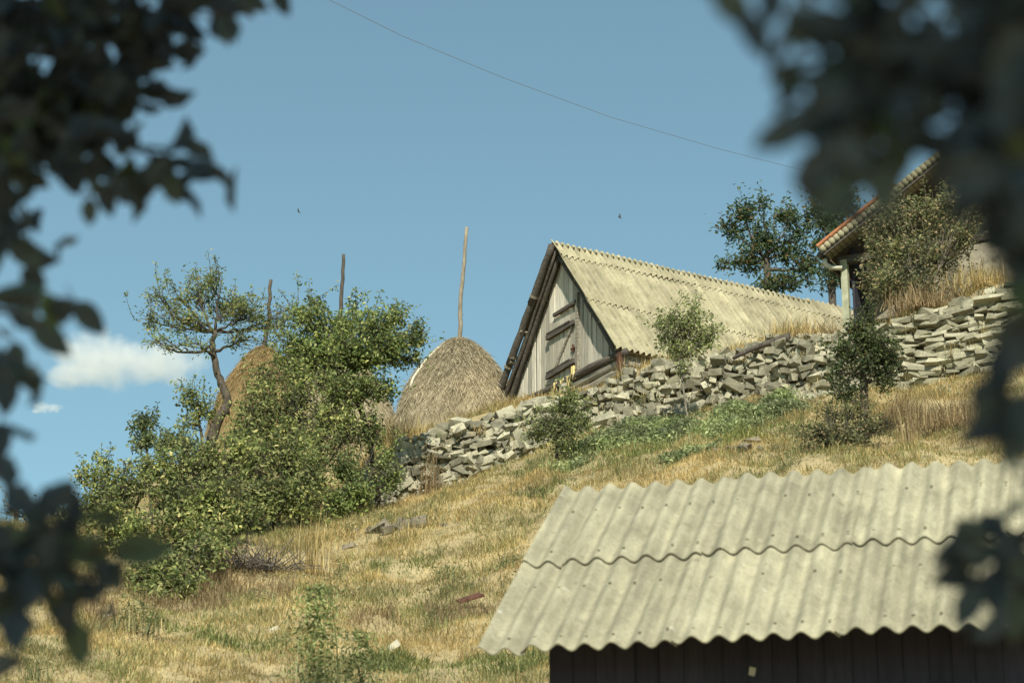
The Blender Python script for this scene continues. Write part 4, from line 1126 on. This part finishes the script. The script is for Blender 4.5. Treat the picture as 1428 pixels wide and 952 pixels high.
stalks('dry_weed', 'pale dry grass at the top of the slab wall near the right edge', 'weed', 1372, 418, 43.6, 420, .45, .012, M['drygrass'], .34, .45)
stalks('dry_weed', 'tall brown seed stalks on the slope below the right end of the slab wall', 'weed', 1330, 600, 37.6, 380, .6, .012, M['browngrass'], .5, .3)
# heap of dead thorny brush
c = gp(350, 795, 30, 42); mb = MB()
for k in range(260):
    a = rng.normal(0, 1, 3) * np.array([.30, .22, .02]); d = rng.normal(0, 1, 3); d[2] = abs(d[2]) * .8; d /= np.linalg.norm(d)
    L = rng.uniform(.25, .65); mb.tube(bez(a, a + d * L * .5 + rng.normal(0, .06, 3), a + d * L + rng.normal(0, .08, 3), 5), np.linspace(.008, .003, 5), 4, cap=False)
o = mb.build('dead_brush', M['twigs']); o.location = c; tag(o, 'grey heap of dead twigs on the slope right of the low leafy bush', 'brush')


# ------------------------------------------------------------------ near trees framing the view, out of focus
def near_tree(label, trunk, twigs, shade_canopy, lsize, single):
    o0 = np.array(trunk[0][0], float); o0[2] = gz(o0[0], o0[1])
    root = empty('walnut_tree', o0, 0, label, 'tree')
    wood, fol = MB(), MB()
    pts = np.array([p for p, r in trunk]); pts[0] = o0 - np.array([0, 0, .1])
    t = np.linspace(0, len(pts) - 1, 26); ip = np.stack([np.interp(t, np.arange(len(pts)), pts[:, k]) for k in range(3)], 1)
    wood.tube(ip, np.interp(t, np.arange(len(pts)), [r for p, r in trunk]), 12)
    for path, n in twigs:
        a = np.array([P(x, y, Y) for x, y, Y in path])
        start = ip[np.argmin(np.linalg.norm(ip - a[0], axis=1))]
        tt = np.linspace(0, len(a) - 1, 14); b = np.stack([np.interp(tt, np.arange(len(a)), a[:, k]) for k in range(3)], 1)
        wood.tube(np.vstack([bez(start, (start + a[0]) / 2 + rng.normal(0, .03, 3), a[0], 8)[:-1], b]), np.r_[np.linspace(.02, .007, 7), np.linspace(.006, .002, 14)], 6)
        k = rng.uniform(0, 13, n); pos = np.stack([np.interp(k, np.arange(14), b[:, q]) for q in range(3)], 1) + rng.normal(0, lsize * .36, (n, 3)) * np.array([1, 1.4, 1]) - np.array([0, 0, lsize * .1])
        leaves(fol, pos, lsize * rng.uniform(.75, 1.2, n), .2, .62, .7)
    for px, py, Y, ln, ang in single:                # single leaves hanging clear of the mass
        L = ln * Y / FPX; t_ = R(ang + rng.normal(0, 6)); ax_ = np.array([math.cos(t_), rng.normal(0, .25), -math.sin(t_)]); ax_ /= np.linalg.norm(ax_)
        nn = np.array([rng.normal(0, .3), -1, rng.normal(0, .3)]); nn -= ax_ * (nn @ ax_); nn /= np.linalg.norm(nn); bb = np.cross(nn, ax_); W = L * rng.uniform(.25, .31)
        c0 = P(px, py, Y) - ax_ * L / 2
        prof_ = [(0, .05), (.12, .55), (.3, .95), (.5, 1), (.7, .8), (.88, .38), (1, .0)]
        v = []
        for f_, w_ in prof_:
            m0 = c0 + ax_ * L * f_ - nn * L * .12 * f_ * f_
            v += [m0 - bb * W * w_ + nn * W * w_ * .25, m0, m0 + bb * W * w_ + nn * W * w_ * .25]
        q = []
        for k in range(6): q += [[k * 3, k * 3 + 1, k * 3 + 4, k * 3 + 3], [k * 3 + 1, k * 3 + 2, k * 3 + 5, k * 3 + 4]]
        fol.add(np.array(v), quads=q)
        wood.tube([c0 - ax_ * L * .35 + np.array([0, 0, L * .1]), c0], .0014, 4)
    for c, rad, n, sz in shade_canopy:                     # unseen leaf masses added above and behind the viewer to shade the near leaves
        c = np.array(c, float); start = ip[-1]
        wood.tube(bez(start, (start + c) / 2 + np.array([0, 0, .3]), c, 8), np.linspace(.06, .02, 8), 7)
        u = rng.normal(0, 1, (n, 3)); u /= np.linalg.norm(u, axis=1)[:, None]
        leaves(fol, c + u * (rng.random(n) ** .4)[:, None] * np.array(rad), sz * rng.uniform(.7, 1.3, n), .9, .55, .3)
        for k in range(40):
            e = c + rng.normal(0, .45, 3) * np.array(rad); wood.tube(bez(c, (c + e) / 2 + rng.normal(0, .1, 3), e, 5), np.linspace(.018, .005, 5), 5, cap=False)
    wood.build('trunk', M['bark'], root, origin=o0, smooth=True)
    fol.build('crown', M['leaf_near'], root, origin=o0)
    return root


YL = 4.3
left_twigs = [([(-60, -40, YL), (60, -25, YL), (200, -12, YL), (380, -32, YL)], 56), ([(-40, 15, YL), (90, 25, YL), (180, 35, YL), (255, 50, YL)], 60),
              ([(-40, 65, YL - .2), (70, 80, YL), (150, 95, YL), (195, 85, YL)], 60), ([(-40, 115, YL), (50, 130, YL), (120, 125, YL), (175, 110, YL)], 56), ([(-40, 150, YL), (40, 155, YL), (100, 165, YL), (165, 150, YL)], 40),
              ([(-40, 185, YL), (50, 190, YL), (110, 205, YL), (150, 235, YL)], 48), ([(-40, 165, YL - .1), (80, 175, YL), (165, 195, YL), (230, 225, YL), (290, 214, YL)], 46),
              ([(-40, 215, YL), (-5, 235, YL), (20, 285, YL), (40, 330, YL)], 17), ([(-40, 280, YL), (-10, 310, YL), (5, 320, YL)], 8),
              ([(-60, 40, YL + .3), (20, 100, YL + .3), (30, 215, YL + .3)], 70), ([(-60, 0, YL + .4), (100, 0, YL + .4), (150, 70, YL + .4)], 60),
              ([(40, -50, YL + .1), (110, 10, YL), (220, 15, YL), (305, 25, YL - .1)], 30)]
low_twigs = [([(-60, 690, 4.0), (-10, 715, 4.0), (50, 712, 4.0), (70, 705, 4.0)], 7), ([(-60, 740, 4.0), (0, 760, 4.0), (60, 745, 4.0), (110, 770, 4.0)], 17), ([(-60, 790, 4.0), (0, 800, 4.0), (60, 810, 4.0), (112, 825, 4.0)], 17),
             ([(-60, 840, 4.0), (-10, 850, 4.0), (20, 880, 4.0)], 9), ([(112, 770, 4.0), (150, 765, 4.0), (200, 768, 4.0)], 6), ([(110, 800, 4.0), (150, 800, 4.0), (185, 805, 4.0)], 5), ([(-60, 520, 4.1), (-20, 525, 4.1), (5, 540, 4.1)], 4), ([(-60, 480, 4.1), (-10, 490, 4.1), (22, 492, 4.1)], 3),
             ([(-60, 600, 4.1), (-20, 610, 4.1), (2, 640, 4.1)], 4), ([(-40, 430, 4.1), (20, 435, 4.1), (50, 450, 4.1), (75, 480, 4.1)], 5), ([(50, 420, 4.1), (95, 425, 4.1), (140, 455, 4.1)], 2)]
near_tree('dark out-of-focus walnut tree at the left edge, its leafy branches framing the sky', [((-1.9, 4.1, .5), .14), ((-1.85, 4.15, 1.6), .12), ((-1.8, 4.2, 2.8), .10), ((-1.7, 3.9, 4.2), .09), ((-1.5, 3.2, 5.4), .07)],
          left_twigs + low_twigs, [((-1.3, 1.4, 6.5), (2.1, 1.8, 1.0), 4400, .15), ((-1.6, 2.8, 6.0), (1.4, 1.2, .7), 1800, .15), ((-1.3, 2.2, 5.2), (1.0, .9, .4), 1100, .12)], .078,
          [(125, 443, YL, 68, 40), (70, 470, YL, 84, 50), (38, 448, YL, 58, 15), (24, 500, YL, 62, 60), (6, 545, YL, 74, 70), (0, 615, YL, 64, 85), (36, 352, YL, 74, 48), (12, 318, YL, 64, 60), (150, 278, YL, 56, 80), (287, 242, YL, 62, -6),
           (240, 262, YL, 54, 70), (215, 248, YL, 56, 20), (60, 712, 4.0, 66, -15), (118, 768, 4.0, 84, 15), (200, 765, 4.0, 86, -8), (152, 802, 4.0, 66, 40), (104, 824, 4.0, 66, 30), (40, 762, 4.0, 76, 30), (60, 806, 4.0, 76, 80), (18, 850, 4.0, 84, 90), (14, 745, 4.0, 70, 10),
           (85, 745, 4.0, 76, -30), (28, 800, 4.0, 74, 60), (310, 38, YL, 62, 55), (212, 130, YL, 56, 30), (262, 72, YL, 58, -10), (125, 295, YL, 44, 95)])
YR = 2.3
right_twigs = [([(1500, -60, YR), (1400, -10, YR), (1260, -10, YR), (1120, -30, YR)], 35), ([(1500, 40, YR), (1400, 40, YR), (1300, 55, YR), (1220, 30, YR), (1140, 10, YR)], 27),
               ([(1500, 90, YR), (1400, 95, YR), (1310, 100, YR), (1240, 85, YR), (1170, 80, YR)], 21), ([(1320, 110, YR), (1220, 115, YR), (1140, 140, YR), (1085, 165, YR)], 15), ([(1370, 150, YR), (1290, 160, YR), (1210, 180, YR), (1140, 210, YR)], 17),
               ([(1420, 130, YR), (1320, 130, YR), (1260, 150, YR), (1222, 185, YR), (1220, 215, YR)], 17), ([(1500, 120, YR), (1430, 115, YR), (1370, 120, YR)], 15), ([(1540, 180, YR), (1470, 190, YR), (1420, 190, YR), (1390, 220, YR)], 15), ([(1540, 260, YR), (1470, 265, YR), (1430, 275, YR)], 14),
               ([(1560, -30, YR - .3), (1490, 60, YR - .3), (1460, 150, YR - .3), (1455, 240, YR - .3)], 27), ([(1520, -40, YR + .4), (1400, 10, YR + .4), (1350, 50, YR + .4), (1330, 100, YR + .4)], 35), ([(1540, 330, YR), (1460, 330, YR), (1410, 335, YR)], 8), ([(1560, 215, YR + .1), (1470, 215, YR + .1), (1400, 215, YR + .1), (1355, 235, YR + .1)], 20), ([(1540, 280, YR), (1460, 285, YR), (1400, 275, YR)], 13), ([(1540, 390, YR), (1470, 395, YR), (1425, 400, YR)], 9),
               ([(1540, 440, YR + .2), (1460, 440, YR + .2), (1415, 465, YR + .2), (1400, 500, YR + .2)], 9), ([(1500, 540, YR + .2), (1440, 550, YR + .2), (1390, 555, YR + .2)], 9), ([(1500, 595, YR + .2), (1440, 585, YR + .2), (1420, 590, YR + .2)], 6),
               ([(1500, 735, 3.4), (1440, 745, 3.4), (1390, 748, 3.4), (1335, 752, 3.4)], 15), ([(1520, 780, 3.4), (1450, 780, 3.4), (1415, 800, 3.4), (1425, 830, 3.4)], 14), ([(1410, 760, 3.4), (1375, 775, 3.4), (1352, 815, 3.4)], 5), ([(1210, -50, YR), (1190, 30, YR), (1170, 70, YR)], 14)]
near_tree('black out-of-focus walnut tree at the right edge hiding part of the house', [((2.7, 1.8, .5), .17), ((2.65, 1.85, 1.7), .15), ((2.55, 1.9, 2.9), .13), ((2.2, 1.6, 4.1), .11), ((1.6, 1.0, 5.1), .09)],
          right_twigs, [((.8, .1, 5.3), (2.0, 1.7, .9), 4200, .15), ((.9, -.9, 4.6), (1.8, 1.3, .8), 2600, .15), ((.6, .9, 3.9), (.9, .7, .3), 900, .12), ((.1, -.6, 5.6), (2.2, 1.4, .6), 2600, .15)], .064,
          [(1088, 188, YR, 96, 155), (1128, 168, YR, 90, 160), (1140, 230, YR, 92, 150), (1185, 212, YR, 90, 165), (1052, 48, YR, 92, 62), (1022, 8, YR, 90, 42), (992, -18, YR, 80, 30), (1075, 5, YR, 80, 100), (1112, 40, YR, 84, 75), (1150, 118, YR, 88, 130), (1232, 262, YR, 96, 95), (1250, 225, YR, 90, 110),
           (1330, 770, 3.4, 72, 150), (1350, 845, 3.4, 74, 115), (1385, 820, 3.4, 70, 95), (1418, 855, 3.4, 84, 100), (1365, 775, 3.4, 70, 160), (1405, 790, 3.4, 74, 60), (1395, 520, YR + .2, 96, 95), (1410, 480, YR + .2, 96, 80), (1375, 600, YR + .2, 96, 160), (1410, 620, YR + .2, 90, 100)])

# ------------------------------------------------------------------ cloud
def cloud(name, label, px, py, wpx, hpx, Y, dens, thr):
    c = P(px, py, Y); s = mpp(Y); rx, rz = wpx * s, hpx * s; ry = rx * .5
    bm = bmesh.new(); bmesh.ops.create_icosphere(bm, subdivisions=4, radius=1.0)
    for v in bm.verts: v.co = Vector((v.co.x * rx, v.co.y * ry, v.co.z * rz))
    me = bpy.data.meshes.new(name); bm.to_mesh(me); bm.free()
    m, nt, out = nodemat('cloud_vapour')
    pv = nt.nodes.new('ShaderNodeVolumePrincipled'); pv.inputs['Color'].default_value = (.98, .97, .94, 1); pv.inputs['Anisotropy'].default_value = .0
    tc = nt.nodes.new('ShaderNodeTexCoord')
    mp = nt.nodes.new('ShaderNodeMapping'); mp.inputs['Scale'].default_value = (1 / rx, 1 / ry, 1 / rz); nt.links.new(tc.outputs['Object'], mp.inputs[0])
    ln = nt.nodes.new('ShaderNodeVectorMath'); ln.operation = 'LENGTH'; nt.links.new(mp.outputs[0], ln.inputs[0])
    nz = nt.nodes.new('ShaderNodeTexNoise'); nz.inputs['Scale'].default_value = 3.6 / rx; nz.inputs['Detail'].default_value = 7; nz.inputs['Roughness'].default_value = .55
    nt.links.new(tc.outputs['Object'], nz.inputs['Vector'])
    def mth(op, a, b):
        n = nt.nodes.new('ShaderNodeMath'); n.operation = op
        for i_, q in enumerate((a, b)):
            if isinstance(q, (int, float)): n.inputs[i_].default_value = q
            else: nt.links.new(q, n.inputs[i_])
        return n.outputs[0]
    def lump(cx, cz, sx, sz):
        a = nt.nodes.new('ShaderNodeVectorMath'); a.operation = 'SUBTRACT'; nt.links.new(mp.outputs[0], a.inputs[0]); a.inputs[1].default_value = (cx, 0, cz)
        b = nt.nodes.new('ShaderNodeVectorMath'); b.operation = 'MULTIPLY'; nt.links.new(a.outputs[0], b.inputs[0]); b.inputs[1].default_value = (1 / sx, 1.6, 1 / sz)
        l_ = nt.nodes.new('ShaderNodeVectorMath'); l_.operation = 'LENGTH'; nt.links.new(b.outputs[0], l_.inputs[0])
        return mth('SUBTRACT', 1.0, l_.outputs['Value'])
    f = mth('MAXIMUM', lump(-.30, .05, .55, .72), mth('MAXIMUM', lump(.30, -.1, .62, .5), lump(-.5, -.35, .45, .3)))
    g = mth('ADD', mth('MULTIPLY', f, .9), mth('MULTIPLY', mth('SUBTRACT', nz.outputs['Fac'], .5), 1.6))
    d = mth('MULTIPLY', mth('MINIMUM', mth('MAXIMUM', mth('SUBTRACT', g, thr), 0.0), .3), dens / rx)
    nt.links.new(d, pv.inputs['Density']); nt.links.new(pv.outputs[0], out.inputs['Volume'])
    me.materials.append(m); o = bpy.data.objects.new(name, me); COL.objects.link(o); o.location = c
    tag(o, label, kind='structure')


cloud('cloud', 'small white cloud low in the sky behind the crooked tree', 178, 503, 134, 62, 1400, 8, .06)
cloud('cloud', 'faint wisp of cloud below the white cloud at the left', 66, 568, 26, 14, 1400, 4, .1)

# ------------------------------------------------------------------ light, sky, camera
SUN_EL, SUN_AZ = R(44), R(0)                         # elevation; azimuth from straight behind the viewer towards the right
ds = Vector((math.sin(SUN_AZ) * math.cos(SUN_EL), -math.cos(SUN_AZ) * math.cos(SUN_EL), math.sin(SUN_EL)))
sd = bpy.data.lights.new('sun', 'SUN'); sd.energy = 4.9; sd.angle = R(.53); sd.color = (1.0, .93, .78)
so = bpy.data.objects.new('sun', sd); COL.objects.link(so); so.location = (0, -10, 30)
so.rotation_euler = ds.to_track_quat('Z', 'Y').to_euler()
w = bpy.data.worlds.new('World'); scene.world = w; w.use_nodes = True
nt = w.node_tree; bg = nt.nodes['Background']
sky = nt.nodes.new('ShaderNodeTexSky'); sky.sky_type = 'NISHITA'; sky.sun_disc = False
sky.sun_elevation = SUN_EL; sky.sun_rotation = math.atan2(ds.x, ds.y)
sky.altitude = 400; sky.air_density = 1.0; sky.dust_density = .5; sky.ozone_density = 1.0
hs = nt.nodes.new('ShaderNodeHueSaturation'); hs.inputs['Saturation'].default_value = .78
tint = mix(nt, hs.outputs[0], (.80, 1.10, 1.0), 1.0, 'MULTIPLY')
nt.links.new(sky.outputs[0], hs.inputs['Color']); nt.links.new(tint, bg.inputs[0])
bg.inputs[1].default_value = .094

cam = bpy.data.cameras.new('camera'); co = bpy.data.objects.new('camera', cam); COL.objects.link(co)
co.location = (0, 0, CAMZ); co.rotation_euler = (PI / 2 + PITCH, 0, 0)
cam.sensor_width = 36; cam.sensor_fit = 'HORIZONTAL'; cam.lens = FPX / 1428 * 36
cam.clip_start = .05; cam.clip_end = 6000
cam.dof.use_dof = True; cam.dof.focus_distance = 47.5; cam.dof.aperture_fstop = cam.lens / 1000 / .026
scene.camera = co
scene.view_settings.view_transform = 'Standard'; scene.view_settings.look = 'None'
scene.view_settings.exposure = .5; scene.view_settings.gamma = 1; scene.view_settings.use_curve_mapping = False
scene.cycles.use_denoising = True
scene.cycles.max_bounces = 12; scene.cycles.volume_bounces = 10; scene.cycles.transparent_max_bounces = 8

for o in list(scene.objects):                        # repeats of a kind share a group
    kind_ = o.name.split('.')[0]
    g = {'haystack': 'haystacks beside the barn', 'rock': 'rocks and clods lying on the slope', 'bird': 'birds in the sky', 'hedge_bush': 'bushes of the left hedge', 'sapling': 'saplings above the hedge',
         'undergrowth_bush': 'undergrowth around the pear tree', 'skyline_bush': 'bushes on the left skyline', 'locust_tree': 'locust trees behind the barn', 'young_fruit_tree': 'young fruit trees before the walls',
         'walnut_tree': 'out-of-focus trees near the viewer', 'dry_weed': 'dry weeds on the walls and slope', 'green_weed': 'green weeds on the slope', 'stone_wall': 'stone retaining walls', 'low_bush': 'low bushes on the slope',
         'climbing_shrub': 'shrubs along the house wall'}.get(kind_)
    if g and o.parent is None: o['group'] = g
